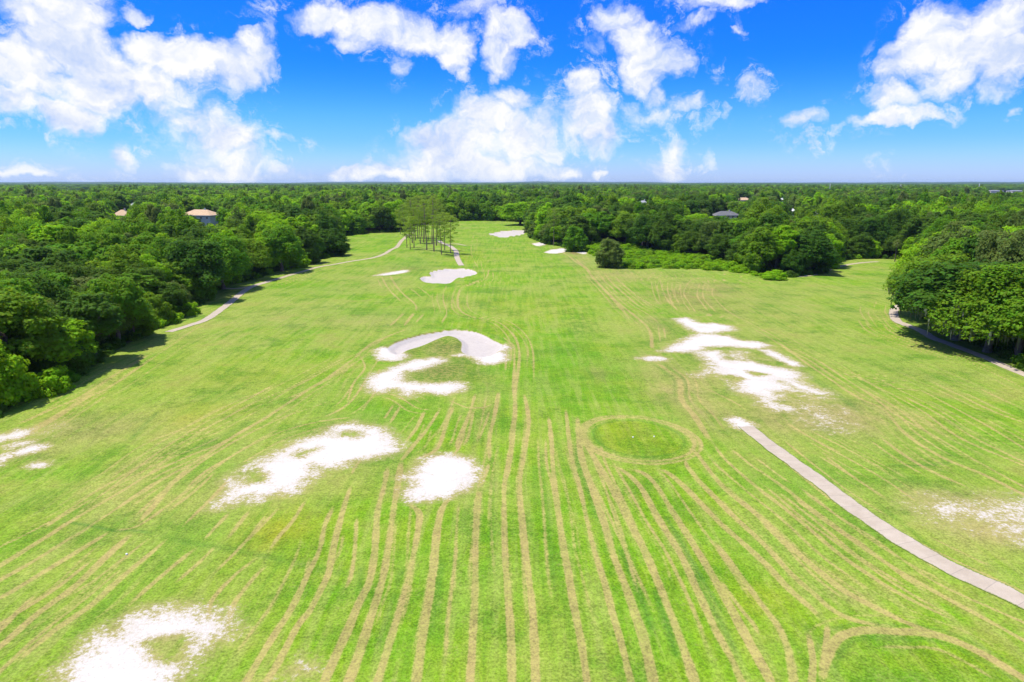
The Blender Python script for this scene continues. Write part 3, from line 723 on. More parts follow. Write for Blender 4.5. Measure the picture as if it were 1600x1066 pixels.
def put_broad(x, y, tone, si, h, wide, rz, name='broadleaf_tree', moss=False):
    cm, tm, h0, R0 = BR[(tone, si)]
    sz = h/h0; sx = wide/R0
    o = thing(name, (x, y, float(base_h(x, y))), rz, (sx, sx, sz))
    c = link('crown', cm, o); t = link('trunk', tm, o)
    if moss:
        if si not in MOSS:
            sd, Rr, hh, bs, n = SHAPES[si]; cl, _ = broad_clumps(sd, Rr, hh, bs, n); MOSS[si] = moss_mesh(sd, cl)
        link('hanging_moss', MOSS[si], o)
    return o

# --- height limits along a few sight lines so roofs and lawns stay visible (the photograph shows gaps there)
GAPS = [(314, 348, 354, 150, 640), (288, 318, 338, 150, 640), (182, 206, 340, 150, 660), (1112, 1154, 342, 150, 600), (996, 1012, 320, 150, 820), (1150, 1172, 315, 150, 1050), (1230, 1242, 340, 150, 660), (1266, 1276, 339, 150, 590),
        (94, 142, 298, 700, 2500), (1540, 1600, 303, 700, 2400), (206, 217, 323, 150, 900), (1060, 1078, 340, 150, 500), (1096, 1110, 337, 150, 500), (1216, 1224, 318, 150, 900)]
HOUSE_FOOT = []
def hcap(x, y, h, r):
    px, _ = py_of(x, y, 0)
    zc = y*math.cos(PITCH)+H*math.sin(PITCH); rp = r*.8*FPX/zc
    for x0, x1, yl, d0, d1 in GAPS:
        if px+rp > x0 and px-rp < x1 and d0 < y < d1:
            a = PITCH+math.atan((yl-533)/FPX)
            h = min(h, max(H-y*math.tan(a)-.6, 2.5))
    return h

# --- scatter
def lowf(x, y, s, k):
    return math.sin(x/s+k)*math.sin(y/s*1.13+2*k)+.6*math.sin((x+y)/s*1.9+3*k)
trees = []   # x, y, h, r, tone, shape, edge distance
def poly_dist(x, y):
    best = 1e9
    P = CLEARW
    d = P[1:]-P[:-1]; t = np.clip(((x-P[:-1, 0])*d[:, 0]+(y-P[:-1, 1])*d[:, 1])/(d*d).sum(1), 0, 1)
    return float(np.min(np.hypot(x-P[:-1, 0]-t*d[:, 0], y-P[:-1, 1]-t*d[:, 1])))
HOUSES = []
def g1(px, dist):
    """plan position at a given depth under a picture column"""
    zc = dist*math.cos(PITCH)+H*math.sin(PITCH)
    return ((px-800)/FPX*zc, dist)
rs = random.Random(3)
BUILD_AT = [(g1(315, 547), 20), (g1(194, 560), 14), (g1(1131, 585), 15), (g1(1004, 800), 12), (g1(1161, 1030), 13), (g1(1236, 645), 9), (g1(1271, 577), 8), (g1(118, 2290), 50), (g1(1572, 2200), 60), (g1(211, 750), 8), (g1(1220, 887), 8)]
def blocked(x, y, r):
    for (bx, by), br in BUILD_AT:
        if math.hypot(x-bx, y-by) < br+r*.8: return True
    return False
def scatter(d0, d1, sp, amax=44):
    y = d0*math.cos(R(amax))*.9
    row = 0
    while y < d1:
        xm = y*math.tan(R(amax))+10; x = -xm+(row % 2)*sp/2
        while x < xm:
            xx = x+rs.uniform(-.42, .42)*sp; yy = y+rs.uniform(-.42, .42)*sp; d = math.hypot(xx, yy)
            x += sp
            if d < d0 or d >= d1 or yy < 20: continue
            yield xx, yy, d
        y += sp*.87; row += 1
def pick_tone(x, y):
    v = lowf(x, y, 38, 1.3)+rs.gauss(0, .75)
    if x < 0: v += .25
    else: v -= .35
    if v > 1.0: return 'bright'
    if v > -.15: return 'mid'
    if v > -.6 and rs.random() < .4: return 'olive'
    return 'dark'
def cand(x, y, sp):
    if y < 900 and inside_poly(np.array([x]), np.array([y]), CLEARW)[0]: return
    e = poly_dist(x, y) if y < 900 else 500
    if e < 1.5 and y < 900: return
    near_edge = e < 7
    if x < -20 and y < 210: hh = 11+4.5*min(e/22, 1)+rs.uniform(-2, 2.5)+1.2*lowf(x, y, 30, .4)
    else: hh = 15+3.5*min(e/25, 1)+rs.uniform(-4.2, 4.2)+1.3*lowf(x, y, 45, .4)
    if near_edge: hh *= rs.uniform(.62, .95)
    r = sp*rs.uniform(.55, .92)
    r = min(r, hh*.48)
    if near_edge and x > 30 and y < 220: hh *= 1.15
    if x > 60 and y < 260: hh += 1.0
    h0_ = hh; hh = hcap(x, y, hh, r); capped = hh < h0_
    if hh < 4 : return
    if blocked(x, y, r): return
    if rs.random() < .045 and not near_edge: return
    if rs.random() < .08 and e > 12 and not capped:
        trees.append([x, y, hh*rs.uniform(1.12, 1.32), min(r, 3.6)*rs.uniform(.75, 1.), rs.choice(('olive', 'mid', 'mid')), 2, e]); return
    if rs.random() < .12 and e > 12 and y < 900: hh *= rs.uniform(.7, .85)
    trees.append([x, y, hh, min(r, hh*.55), pick_tone(x, y), (rs.choice((6, 7, 7, 1)) if near_edge else rs.randrange(6)), e])
for x, y, d in scatter(90, 330, 8.6): cand(x, y, 8.6)
for x, y, d in scatter(330, 700, 9.5): cand(x, y, 9.5)
for x, y, d in scatter(700, 1600, 11): cand(x, y, 11)
for x, y, d in scatter(1600, 2800, 15): cand(x, y, 15)
far = []
for x, y, d in scatter(2800, 7000, 34): far.append([x, y, 17+rs.uniform(-3, 3)+2*lowf(x, y, 300, 1), 24*rs.uniform(.7, 1.1), 'mid' if rs.random() < .4 else 'dark', rs.randrange(6), 500])

# which are seen best: nearest, and among them those not buried behind taller ones
near = sorted([t for t in trees if abs(t[0]/t[1]) < .80], key=lambda t: math.hypot(t[0], t[1]))
def vis_score(t):
    d = math.hypot(t[0], t[1]); s = (t[2]*t[3])/(d*d)
    return s*(1.5 if t[6] < 9 else 1)
IND = sorted(near, key=vis_score, reverse=True)[:262]
ids = set(id(t) for t in IND)
REST = [t for t in trees if id(t) not in ids]

TW = {'dark': 'dark green', 'mid': 'mid green', 'bright': 'bright yellow-green', 'olive': 'olive grey-green'}
ORD = ['first','second','third','fourth','fifth','sixth','seventh','eighth','ninth','tenth','eleventh','twelfth','thirteenth','fourteenth','fifteenth','sixteenth','seventeenth','eighteenth','nineteenth','twentieth']
def zone(t):
    x, y, e = t[0], t[1], t[6]
    px, _ = py_of(x, y, 0)
    if x < 0 and px < 640:
        z = 'left wood'
    elif x > 60 and y < 260: z = 'right margin oak wood'
    elif px > 820: z = 'right fairway wood'
    else: z = 'far end wood'
    return z
cnt = {}
IND.sort(key=lambda t: py_of(t[0], t[1], 0)[0])
for t in IND:
    x, y, h, r, tone, si, e = t
    z = zone(t); front = e < 9
    moss = (z.startswith('right margin') and tone in ('dark', 'olive') and front)
    o = put_broad(x, y, tone, si, h, r, rs.uniform(0, 6.28), moss=moss)
    size = 'low' if h < 11 else ('tall' if h > 17.5 else 'medium height')
    if front:
        k = (z, tone, 'f'); cnt[k] = cnt.get(k, 0)+1; i = cnt[k]-1
        if i < 20: lab = f'{TW[tone]} tree, {ORD[i]} of its colour from left, front row of {z}'
        else: lab = f'{TW[tone]} tree near the right end of the front row, {z}'
    else:
        px = py_of(x, y, 0)[0]; band = 'front half' if e < 28 else 'deeper part'
        lab = f'{size} {TW[tone]} crown packed in the {band} of the {z}'
    tag(o, lab, 'tree', 'broadleaf trees of the '+z)

# --- forest mass through geometry nodes
def gn_scatter(name, label, rows, templates):
    """rows: x, y, z, sx, sz, rot, vid"""
    a = np.array(rows, float)
    me = bpy.data.meshes.new(name); me.vertices.add(len(a)); me.vertices.foreach_set('co', a[:, :3].astype(np.float32).ravel())
    at = me.attributes.new('vid', 'INT', 'POINT'); at.data.foreach_set('value', a[:, 6].astype(np.int32))
    at = me.attributes.new('scl', 'FLOAT_VECTOR', 'POINT'); at.data.foreach_set('vector', np.stack([a[:, 3], a[:, 3], a[:, 4]], 1).astype(np.float32).ravel())
    at = me.attributes.new('rot', 'FLOAT_VECTOR', 'POINT'); at.data.foreach_set('vector', np.stack([0*a[:, 5], 0*a[:, 5], a[:, 5]], 1).astype(np.float32).ravel())
    o = link(name, me)
    ng = bpy.data.node_groups.new(name, 'GeometryNodeTree')
    ng.interface.new_socket('Geometry', in_out='INPUT', socket_type='NodeSocketGeometry'); ng.interface.new_socket('Geometry', in_out='OUTPUT', socket_type='NodeSocketGeometry')
    gi = ng.nodes.new('NodeGroupInput'); go = ng.nodes.new('NodeGroupOutput'); jn = ng.nodes.new('GeometryNodeJoinGeometry'); L = ng.links
    def na(n, t):
        q = ng.nodes.new('GeometryNodeInputNamedAttribute'); q.data_type = t; q.inputs['Name'].default_value = n; return q.outputs[0]
    vid = na('vid', 'INT'); scl = na('scl', 'FLOAT_VECTOR'); rot = na('rot', 'FLOAT_VECTOR')
    e2r = ng.nodes.new('FunctionNodeEulerToRotation'); L.new(rot, e2r.inputs[0])
    for i, tm in enumerate(templates):
        oi = ng.nodes.new('GeometryNodeObjectInfo'); oi.inputs['Object'].default_value = tm; oi.transform_space = 'ORIGINAL'; oi.inputs['As Instance'].default_value = False
        cp = ng.nodes.new('FunctionNodeCompare'); cp.data_type = 'INT'; cp.operation = 'EQUAL'; L.new(vid, cp.inputs[2]); cp.inputs[3].default_value = i
        ip = ng.nodes.new('GeometryNodeInstanceOnPoints'); L.new(gi.outputs[0], ip.inputs['Points']); L.new(cp.outputs[0], ip.inputs['Selection']); L.new(oi.outputs['Geometry'], ip.inputs['Instance'])
        L.new(e2r.outputs[0], ip.inputs['Rotation']); L.new(scl, ip.inputs['Scale']); L.new(ip.outputs[0], jn.inputs[0])
    L.new(jn.outputs[0], go.inputs[0])
    md = o.modifiers.new('scatter', 'NODES'); md.node_group = ng
    tag(o, label, None, None, 'stuff')
    return o
TONES = ['dark', 'mid', 'bright', 'olive']
TPL = []
for tone in TONES:
    for si, (sd, Rr, h, bs, n) in enumerate(SHAPES):
        if tone == 'dark':
            cl, cen = broad_clumps(sd, Rr, h, bs, n, -.35 if bs > 1 else -.9)
            BR[('lod', si)] = leaves_mesh('wood_tree', cl, 75, .92, LEAF['dark'], sd+5, cen=cen)
            me = BR[('lod', si)]
        else:
            me = BR[('lod', si)].copy(); me.materials.clear(); me.materials.append(LEAF[tone])
        TPL.append(bpy.data.objects.new('wood_tree', me))
NS = len(SHAPES)
# mid distance detail: full crowns
TPH = [bpy.data.objects.new('wood_tree', BR[(tone, si)][0]) for tone in TONES for si in range(len(SHAPES))]
rows = []
for t in REST+far:
    x, y, h, r, tone, si, e = t; d = math.hypot(x, y)
    sx = r/SHAPES[si][1]; sz = h/SHAPES[si][2]
    v = TONES.index(tone)*NS+si
    if d > 420: v += 4*NS
    rows.append((x, y, float(base_h(x, y))-.3, sx, sz, rs.uniform(0, 6.28), v))
forest = gn_scatter('forest', 'dense green woods filling both sides and running to the horizon', rows, TPH+TPL)
print('trees', len(trees), 'individual', len(IND), 'rest', len(rows))

# --- undergrowth along the wood edges and under the first rows
def shrub_clumps(seed, Rr, h, n):
    rs_ = np.random.default_rng(seed); d = rand_dirs(n, rs_, -.05)
    c = d*np.array([Rr, Rr, h*.72])*(.45+.4*rs_.random((n, 1))); c[:, 2] = np.maximum(c[:, 2], .15)
    return np.column_stack([c, Rr*(.24+.18*rs_.random(n))])
SH = {}
BU = {}
for k in range(2):
    cl = shrub_clumps(60+k, 4.3, 4.2, 66); cl[:, 3] *= .55; cl[:, 2] *= 1+.25*np.sin(cl[:, 0]*1.3+k)
    for tone in ('mid', 'bright'): BU[(tone, k)] = leaves_mesh('bush_foliage', cl, 130, .40, LEAF[tone], 50+k)
    mb = MB()
    for q in cl[::7]: mb.tube([(0, 0, -.2), (q[0]*.4, q[1]*.4, q[2]*.6), tuple(q[:3])], [.12, .08, .03], 5)
    BU[('stem', k)] = mb.mesh('bush_stem', M_BARK, True)
def put_bush(x, y, tone, k, h, wide, rz):
    o = thing('bush', (x, y, float(base_h(x, y))), rz, (wide/4.8, wide/4.8, h/4.2))
    link('foliage', BU[(tone, k)], o); link('stem', BU[('stem', k)], o); return o
for k in range(3):
    cl = shrub_clumps(80+k, 1.5, 2.2, 16)
    for tone in ('dark', 'mid', 'bright'):
        SH[(tone, k)] = leaves_mesh('shrub_foliage', cl, 90, .30, LEAF[tone], 70+k)
ug = []
P = CLEARW
utpl = [bpy.data.objects.new('undergrowth_bush', SH[(t, k)]) for t in ('dark', 'mid', 'bright') for k in range(3)]
for a, b in zip(P[:-1], P[1:]):
    L = np.linalg.norm(b-a)
    if max(a[1], b[1]) > 720 or (a[1] < 30 and b[1] < 30): continue
    n = int(L/1.3)
    d = (b-a)/L; nr = np.array([-d[1], d[0]])
    mid = (a+b)/2
    if not inside_poly(np.array([mid[0]+nr[0]]), np.array([mid[1]+nr[1]]), CLEARW)[0]: nr = -nr
    for i in range(n):
        for rep in range(3):
            p = a+(b-a)*rs.random()-nr*(rs.random()*(9 if rep else 3)+.8)
            if abs(p[0]/max(p[1], 1)) > 1: continue
            s = rs.uniform(.6, 1.35); tn = 0 if rs.random() < (.75 if rep else .55) else (1 if rs.random() < .8 else 2)
            ug.append((p[0], p[1], float(base_h(p[0], p[1]))-.1, s, s*rs.uniform(.7, 1.3), rs.uniform(0, 6.28), tn*3+rs.randrange(3)))
# bright low vegetation in front of the right wood
BAND = GP([912,383,935,379,970,381,1010,392,1100,402,1180,420,1228,436,1215,437,1180,431,1140,424,1090,421,1020,419,985,421,950,407,925,398])
x0, y0 = BAND.min(0); x1, y1 = BAND.max(0)
k = 0
while k < 1500:
    p = (rs.uniform(x0, x1), rs.uniform(y0, y1))
    if inside_poly(np.array([p[0]]), np.array([p[1]]), BAND)[0]:
        k += 1; s = rs.uniform(.6, 1.3)*(1+.45*max(0, lowf(p[0], p[1], 6, .3)))
        ug.append((p[0], p[1], float(base_h(*p))-.1, s*1.15, s*rs.uniform(.5, 1.15), rs.uniform(0, 6.28), (2 if rs.random() < .72 else 1)*3+rs.randrange(3)))
gn_scatter('undergrowth', 'low bushes and weeds at the foot of the woods, bright green before the right wood', ug, utpl)

# --- single trees and bushes that stand out
def at(px, py): return tuple(G(px, py)[0])
def single(px, py, tone, si, h, r, label, name='broadleaf_tree', moss=False, rz=0., group=None, cat='tree'):
    x, y = at(px, py); o = put_bush(x, y, tone, si % 2, h, r, rz) if name == 'bush' else put_broad(x, y, tone, si, h, r, rz, name, moss); tag(o, label, cat, group); return o
single(953, 418, 'olive', 6, 10.2, 5.0, 'round olive-grey tree standing alone before the bright undergrowth')
single(899, 393, 'mid', 6, 11.5, 5.4, 'small round tree with a dark foot beside the oval white bunker')
single(812, 352, 'bright', 3, 17.5, 15, 'wide flat topped bright green tree at the far right end of the fairway')
single(1092, 386, 'bright', 1, 16.5, 9.5, 'light yellow-green rounded tree left of the dark roofed house')
single(1255, 395, 'bright', 2, 17, 8, 'pointed bright green tree right of centre in the wood beyond the right clearing')
single(1208, 436, 'bright', 6, 4.2, 6.0, 'bright green vine covered bush at the tip of the right wood', 'bush', cat='bush')
single(966, 358, 'bright', 1, 20, 12, 'bright rounded crown rising above the dark trees right of the far bunker')
single(1262, 427, 'dark', 7, 15.5, 8, 'dark oak at the mouth of the right clearing, left of the far path')
single(622, 361, 'bright', 3, 21, 10.5, 'broad light green crown at the rear left of the tall pines')
single(668, 350, 'olive', 1, 22, 10, 'olive crown filling the gap behind the middle of the tall pines')
single(1362, 398, 'dark', 3, 18, 9, 'dark mossy oak behind the right clearing, left of the palm', moss=True)
for i, (px, py, tone, si, h, r, lb) in enumerate([
  (1455,497,'mid',3,15.5,10.5,'leftmost oak of the big right group, hanging over the path with grey moss'),
  (1478,470,'bright',3,20,10.0,'tall bright topped oak, left one of the big right group'),
  (1494,531,'dark',1,16.5,12,'dark mossy oak above the bend of the shaded path'),
  (1542,550,'mid',3,15.5,10,'mid green oak between the mossy oak and the picture edge'),
  (1592,563,'mid',1,17.5,8.5,'nearest oak of the big right group, at the right margin'),
  (1590,470,'bright',3,21.5,11.0,'tall bright crowned oak at the right margin behind the nearest one'),
  (1535,480,'olive',5,18,8.0,'grey-olive oak between the two bright topped ones'),
  (1460,440,'dark',3,16,8.0,'dark oak behind the leftmost oak of the right group')]):
    single(px, py, tone, si, h, r, lb, moss=(i in (0, 2, 3, 6)), rz=i*1.3, group='big oaks on the right')
for i, (px, py, tone, si, h, r, lb) in enumerate([
  (72,612,'bright',6,5.2,5.2,'bright vine covered bush at the lower left wood edge'),
  (30,622,'mid',6,4.5,4.2,'darker bush left of the bright vine covered one'),
  (105,596,'mid',6,2.6,2.6,'small low bush right of the bright vine covered one'),
  (238,512,'bright',6,4.4,4.4,'bright vine covered bush left of the cart path start, lowest of the row'),
  (262,504,'bright',6,4.6,4.6,'bright vine covered bush in the middle of the row by the cart path start'),
  (290,492,'bright',6,4.4,4.4,'bright vine covered bush at the upper end of the row by the cart path start'),
  (215,523,'mid',6,5.5,4.4,'mid green bush at the lower left end of the row by the cart path start')]):
    single(px, py, tone, si, h, r, lb, 'bush', rz=i*1.1, group='bushes along the left wood edge', cat='bush')
for i, (px, py, tone, si, h, r, lb) in enumerate([
  (100,585,'bright',0,9.5,5.0,'low bright crowned tree above the lower left bush'),
  (150,565,'dark',2,13.5,5.0,'dark tree behind the low bright crowned one at the left edge'),
  (185,540,'mid',0,14.5,5.2,'bright tipped tree at the left wood edge above the track shadow'),
  (310,470,'dark',1,17,8.0,'broad dark tree at the bend of the left cart path'),
  (350,452,'mid',3,17,8.5,'tall mid green tree where the left cart path meets the wood'),
  (440,424,'mid',1,17,8.5,'broad tree at the wood edge above the pale curved path'),
  (478,412,'dark',7,15,6.0,'narrow dark tree near the left clearing corner'),
  (521,400,'dark',7,12,6.5,'dark bushy tree on the point of the left wood'),
  (468,418,'bright',6,5.0,3.8,'small bright bush like tree below the point of the left wood')]):
    single(px, py, tone, si, h, r, lb, rz=i*.9, group='trees at the left wood edge')

# --- pines
def pine(x, y, h, seed, lean, label, bare=.52, n=26, group='tall pines on the fairway', spread=1.):
    r_ = np.random.default_rng(seed); mb = MB()
    lx, ly = lean; ln = [(lx*(k/8)**1.5+r_.normal()*.05, ly*(k/8)**1.5+r_.normal()*.05, h*.97*k/8-(.4 if k == 0 else 0)) for k in range(9)]
    rad = .0100*h
    mb.tube(ln, [rad*(1.25-.125*k) if k else rad*1.5 for k in range(9)], 9)
    cl = []
    for k in range(n):
        f = bare+(1-bare)*(k/(n-1))**.85; zz = h*f
        q = f*8/.97; i0 = min(int(q), 7); p = Vector(ln[i0]).lerp(Vector(ln[i0+1]), min(q-i0, 1))
        reach = spread*(.35+3.6*math.sin(math.pi*min((1-f)/(1-bare)*.75+.18, 1)))*(.55+.6*r_.random()); a = k*2.4+r_.random()
        e = p+Vector((math.cos(a)*reach, math.sin(a)*reach, .25*reach+r_.normal()*.3))
        mb.tube([p, p.lerp(e, .5)+Vector((0, 0, -.06*reach)), e], [rad*.30, rad*.2, rad*.06], 5)
        cl.append((e.x, e.y, e.z, .75+.55*r_.random()))
        if r_.random() < .6: m_ = p.lerp(e, .62); cl.append((m_.x, m_.y, m_.z+.2, .6+.4*r_.random()))
    o = thing('pine_tree', (x, y, float(base_h(x, y))), 0)
    link('crown', leaves_mesh('pine_crown', np.array(cl), 80, .32, LEAF['pine'], seed+3, up=.5, flat=.55, jit=.9), o)
    link('trunk', mb.mesh('pine_trunk', M_PBARK, True), o)
    tag(o, label, 'tree', group)
PN0 = [(636,387,21,(-.5,0),'leftmost tall pine, half bare, at the left end of the clump'),(641,390,19,(.3,.2),'slim pine just right of the leftmost one, mossy low branches'),(647,388,23,(.2,.3),'straight tall pine in the left third of the clump'),
 (657,381,23,(-.9,.3),'leaning pine in the back of the clump, left of its middle'),(662,379,24,(.8,.5),'tall back row pine near the middle of the clump'),(667,391,22.5,(-.7,0),'left leaning front pine in the middle of the clump'),
 (678,393,23,(0,.2),'thick trunked front pine right of the middle'),(669,376,24,(.3,.1),'back row pine seen between the two middle front pines'),(690,398,21.5,(-.6,.2),'nearest pine of the clump, foot on bare ground'),
 (695,391,20.5,(.1,0),'slim pine just right of the nearest one'),(704,396,18.5,(.2,0),'rightmost pine with one long low branch to the right'),(649,376,23,(-.3,0),'back row pine behind the straight tall one'),
 (653,373,24,(.5,0),'back row pine left of the middle gap'),(659,370,23,(0,0),'farthest pine in the middle of the clump'),(664,373,24,(.4,.3),'pine in the second row behind the leaning ones'),
 (684,370,22,(.3,0),'far pine seen behind the right front pines'),(632,368,22,(-.4,0),'far pine at the left rear of the clump'),(640,372,24,(.2,0),'rear pine near the left end of the clump'),
 (675,382,24,(.6,.1),'second row pine beside the thick trunk'),(644,380,24,(-.2,.2),'second row pine at the left end'),(682,384,22,(.2,.2),'second row pine between the right front pines'),(626,366,21,(-.2,0),'rear pine nearest the pale curved path')]
PN = [(a, b_, h*(.76+.36*((i*29) % 7)/6), (l[0]*1.6, l[1]), t) for i, (a, b_, h, l, t) in enumerate(PN0)]
for i, (px, py, h, ln, lb) in enumerate(PN):
    x, y = at(px, py); pine(x, y, h, 300+i*7, ln, lb, bare=.34 if i in (0, 1, 10) else .36+.20*((i*37) % 5)/5, n=22+(i*5) % 9, spread=.95)
# a few pines in the woods
for i, (px, py, h, lb) in enumerate([(865,384,20,'slim pine before the dark trees right of the fairway'),(712,340,24,'pine crown at the far wood edge right of the pines'),(600,358,24,'pine in the far wood left of the tall clump'),(560,352,23,'pine above the left clearing wood')]):
    x, y = at(px, py); pine(x, y, h, 700+i, (0, 0), lb, group='pines in the woods', spread=1.2)

# --- cabbage palm
def palm(x, y, h, label):
    r_ = random.Random(5); o = thing('palm_tree', (x, y, float(base_h(x, y))))
    mb = MB(); mb.tube([(0, 0, -.3), (.05, 0, h*.4), (.1, .1, h)], [.24, .2, .22], 9); link('trunk', mb.mesh('palm_trunk', M_BARK, True), o)
    mb = MB()
    for k in range(34):
        a = k*2.4; el = R(70-k*3.6); L = 1.9; pr = Vector((.1, .1, h)); d = Vector((math.cos(a)*math.cos(el), math.sin(a)*math.cos(el), math.sin(el)))
        c = pr+d*.9
        side = Vector((-math.sin(a), math.cos(a), 0))
        for j in range(-4, 5):
            t = j/4; e = c+d*L*(.75-.25*abs(t))+side*t*.95+Vector((0, 0, -.55*abs(t)-.5)); w = side*.07
            mb.face([c-w, c+w, e+w*.3, e-w*.3])
    link('frond', mb.mesh('palm_fronds', LEAF['olive']), o)
    tag(o, label, 'palm tree')
px_, py_ = at(1398, 409); palm(px_, py_, 8.5, 'small cabbage palm in the dark wood edge behind the right clearing')

# ------------------------------------------------------------------ houses and far roofs
def house(x, y, w, d, hw, hr, rz, wall, roof, label, name='house', win=True, floors=2, z0=0):
    o = thing(name, (x, y, z0+float(base_h(x, y))), rz); tag(o, label, 'house' if name == 'house' else 'building')
    mb = MB(); mb.box((0, 0, hw/2-.25), (w, d, hw+.5)); link('wall', mb.mesh('house_wall', wall), o)
    ov = .7; a, b_ = w/2+ov, d/2+ov; rl = max(w/2-d/2, .5)
    mb = MB(); zt = hw; zb = hw-.25
    A_ = [(-a,-b_,zt),(a,-b_,zt),(a,b_,zt),(-a,b_,zt)]; r1 = (-rl,0,zt+hr); r2 = (rl,0,zt+hr)
    mb.face([A_[0],A_[1],r2,r1]); mb.face([A_[1],A_[2],r2]); mb.face([A_[2],A_[3],r1,r2]); mb.face([A_[3],A_[0],r1])
    B_ = [(p[0],p[1],zb) for p in A_]
    for i in range(4): mb.face([B_[i],B_[(i+1)%4],A_[(i+1)%4],A_[i]])
    mb.face(B_[::-1])
    ro = link('roof', mb.mesh('house_roof', roof), o)
    mb = MB(); mb.box((w*.15, 0, zt+hr*.75), (.9, .9, hr*1.1)); link('chimney', mb.mesh('chimney', wall), ro)
    mb = MB()
    for i in range(4):
        p, q = Vector(A_[i]), Vector(A_[(i+1) % 4]); c = (p+q)/2; L = (q-p).length; an = math.atan2(q.y-p.y, q.x-p.x)
        mb.box((c.x*1.004, c.y*1.004, zt-.15), (L+.1, .12, .32), an)
    link('gutter', mb.mesh('gutter', M_TRIM), o)
    if win:
        for f in range(floors):
            zc = hw*(f+.55)/floors
            for i in range(5):
                xx = -w/2+w*(i+.5)/5
                mb = MB(); mb.box((xx, -d/2-.03, zc), (1.7, .1, 1.5)); wo = link('window', mb.mesh('window_frame', M_TRIM), o)
                mb = MB(); mb.box((xx, -d/2-.075, zc), (1.45, .06, 1.25)); link('pane', mb.mesh('window_pane', M_GLASS), wo)
    return o
def hp(px, d): return g1(px, d)
x, y = hp(316, 547); house(x, y, 26, 15, 8.9, 4.1, R(-12), M_WALLT, M_ROOF, 'large pale teal house with terracotta hipped roof in the left wood')
x, y = hp(194, 560); house(x, y, 13, 11, 8.0, 4.4, R(8), M_WALLC, M_ROOF, 'house with a terracotta roof showing between crowns, left of the teal house')
x, y = hp(211, 750); house(x, y, 7, 7, 9, 3, 0, M_WALLC, M_ROOFG, 'small cream building far back between the two terracotta roofs', win=False)
x, y = hp(1133, 585); house(x, y, 20, 11, 7.0, 3.2, R(6), M_WALLC, M_ROOFD, 'dark roofed house half hidden by a spreading tree right of the fairway')
x, y = hp(1004, 800); house(x, y, 13, 10, 9, 4.2, R(20), M_WALLC, M_ROOFG, 'house with a grey-blue roof behind the dark trees right of the far bunker')
x, y = hp(1161, 1030); house(x, y, 18, 10, 8.5, 3.6, 0, M_WALLC, M_ROOF, 'tan roofed house deep in the right wood, behind the dark roofed one')
x, y = hp(1236, 645); house(x, y, 6, 6, 8.2, 1.8, 0, M_TRIM, M_ROOFW, 'small white building between crowns, left of the pointed bright tree', win=False)
x, y = hp(1271, 577); house(x, y, 5, 5, 9.0, 1.6, 0, M_TRIM, M_ROOFW, 'small white gable glimpsed right of the pointed bright tree', win=False)
x, y = hp(1220, 887); house(x, y, 6, 6, 12, 2, 0, M_TRIM, M_ROOFW, 'pale building corner far back in the right wood', win=False)
for px, d, w, lb in [(104,2290,34,'left one of two far white sheds on the left horizon'),(130,2290,36,'right one of two far white sheds on the left horizon'),(1553,2200,40,'left one of two far pale sheds on the right horizon'),(1588,2200,46,'right one of two far pale sheds on the right horizon')]:
    x, y = hp(px, d); house(x, y, w, 30, 8.0, 1.2, 0, M_WALLC, M_ROOFG, lb, 'warehouse', win=False)
# far poles
for px, top, lb in [(1295,287,'left one of the three far power poles right of centre'),(1405,288,'middle one of the far power poles'),(1527,287,'rightmost far power pole')]:
    d = 1500; x, y = hp(px, d); a = PITCH+math.atan((top-533)/FPX); zt = H-d*math.tan(a)
    o = thing('power_pole', (x, y, 0)); tag(o, lb, 'power pole', 'far power poles')
    mb = MB(); mb.tube([(0, 0, -.5), (0, 0, zt/2), (0, 0, zt)], [.75, .6, .4], 8); link('pole', mb.mesh('pole', M_STEEL, True), o)
    mb = MB(); mb.box((0, 0, zt-2.2), (5.5, .35, .35)); mb.box((0, 0, zt-4.6), (4.2, .35, .35)); link('crossarm', mb.mesh('crossarm', M_STEEL), o)
# tee markers
def marker(px, py, label):
    x, y = at(px, py); z = float(base_h(x, y)); o = thing('tee_marker', (x, y, z)); tag(o, label, 'tee marker', 'tee markers')
    cl = MB(); cl.tube([(0, 0, -.05), (0, 0, .03), (0, 0, .09), (0, 0, .14), (0, 0, .17)], [.03, .09, .10, .07, .01], 12); link('ball', cl.mesh('marker_ball', M_WHITE, True), o)
    s = MB(); s.tube([(0, 0, -.12), (0, 0, -.04)], [.02, .02], 6); link('spike', s.mesh('marker_spike', M_STEEL), o)
marker(989, 684, 'left one of two white markers on the oval tee'); marker(1022, 683, 'right one of two white markers on the oval tee')
marker(198, 867, 'single white marker on the striped grass at lower left')

# ------------------------------------------------------------------ far land
azs = np.radians(np.arange(-50, 50.01, .12)); rd = np.geomspace(6800, 15200, 40)
A2, R2 = np.meshgrid(azs, rd); x2 = R2*np.sin(A2); y2 = R2*np.cos(A2); rg = np.random.default_rng(4)
z2 = base_h(x2, y2)+13+4*np.sin(x2/310+np.sin(y2/500))+3*rg.random(x2.shape)+2*np.sin(x2/97+y2/800)
z2 += np.clip((R2-7500)/5000, 0, 1)*(8+9*np.sin(np.arctan2(x2, y2)*13+.6)*np.sin(np.arctan2(x2, y2)*5.3)+5*np.sin(np.arctan2(x2, y2)*41)*np.sin(R2/900))
z2[0] -= 16
nx = A2.shape[1]; jj, ii = np.meshgrid(np.arange(nx-1), np.arange(len(rd)-1)); a = (ii*nx+jj).ravel()
me = np_mesh('distant_woods', np.stack([x2, y2, z2], 2).reshape(-1, 3), np.stack([a, a+1, a+nx+1, a+nx], 1), None, [simple('far_canopy', (.022, .05, .012), (.045, .085, .018), .004)])
tag(link('distant_woods', me), 'flat line of hazy blue-green woods along the horizon', None, None, 'stuff')

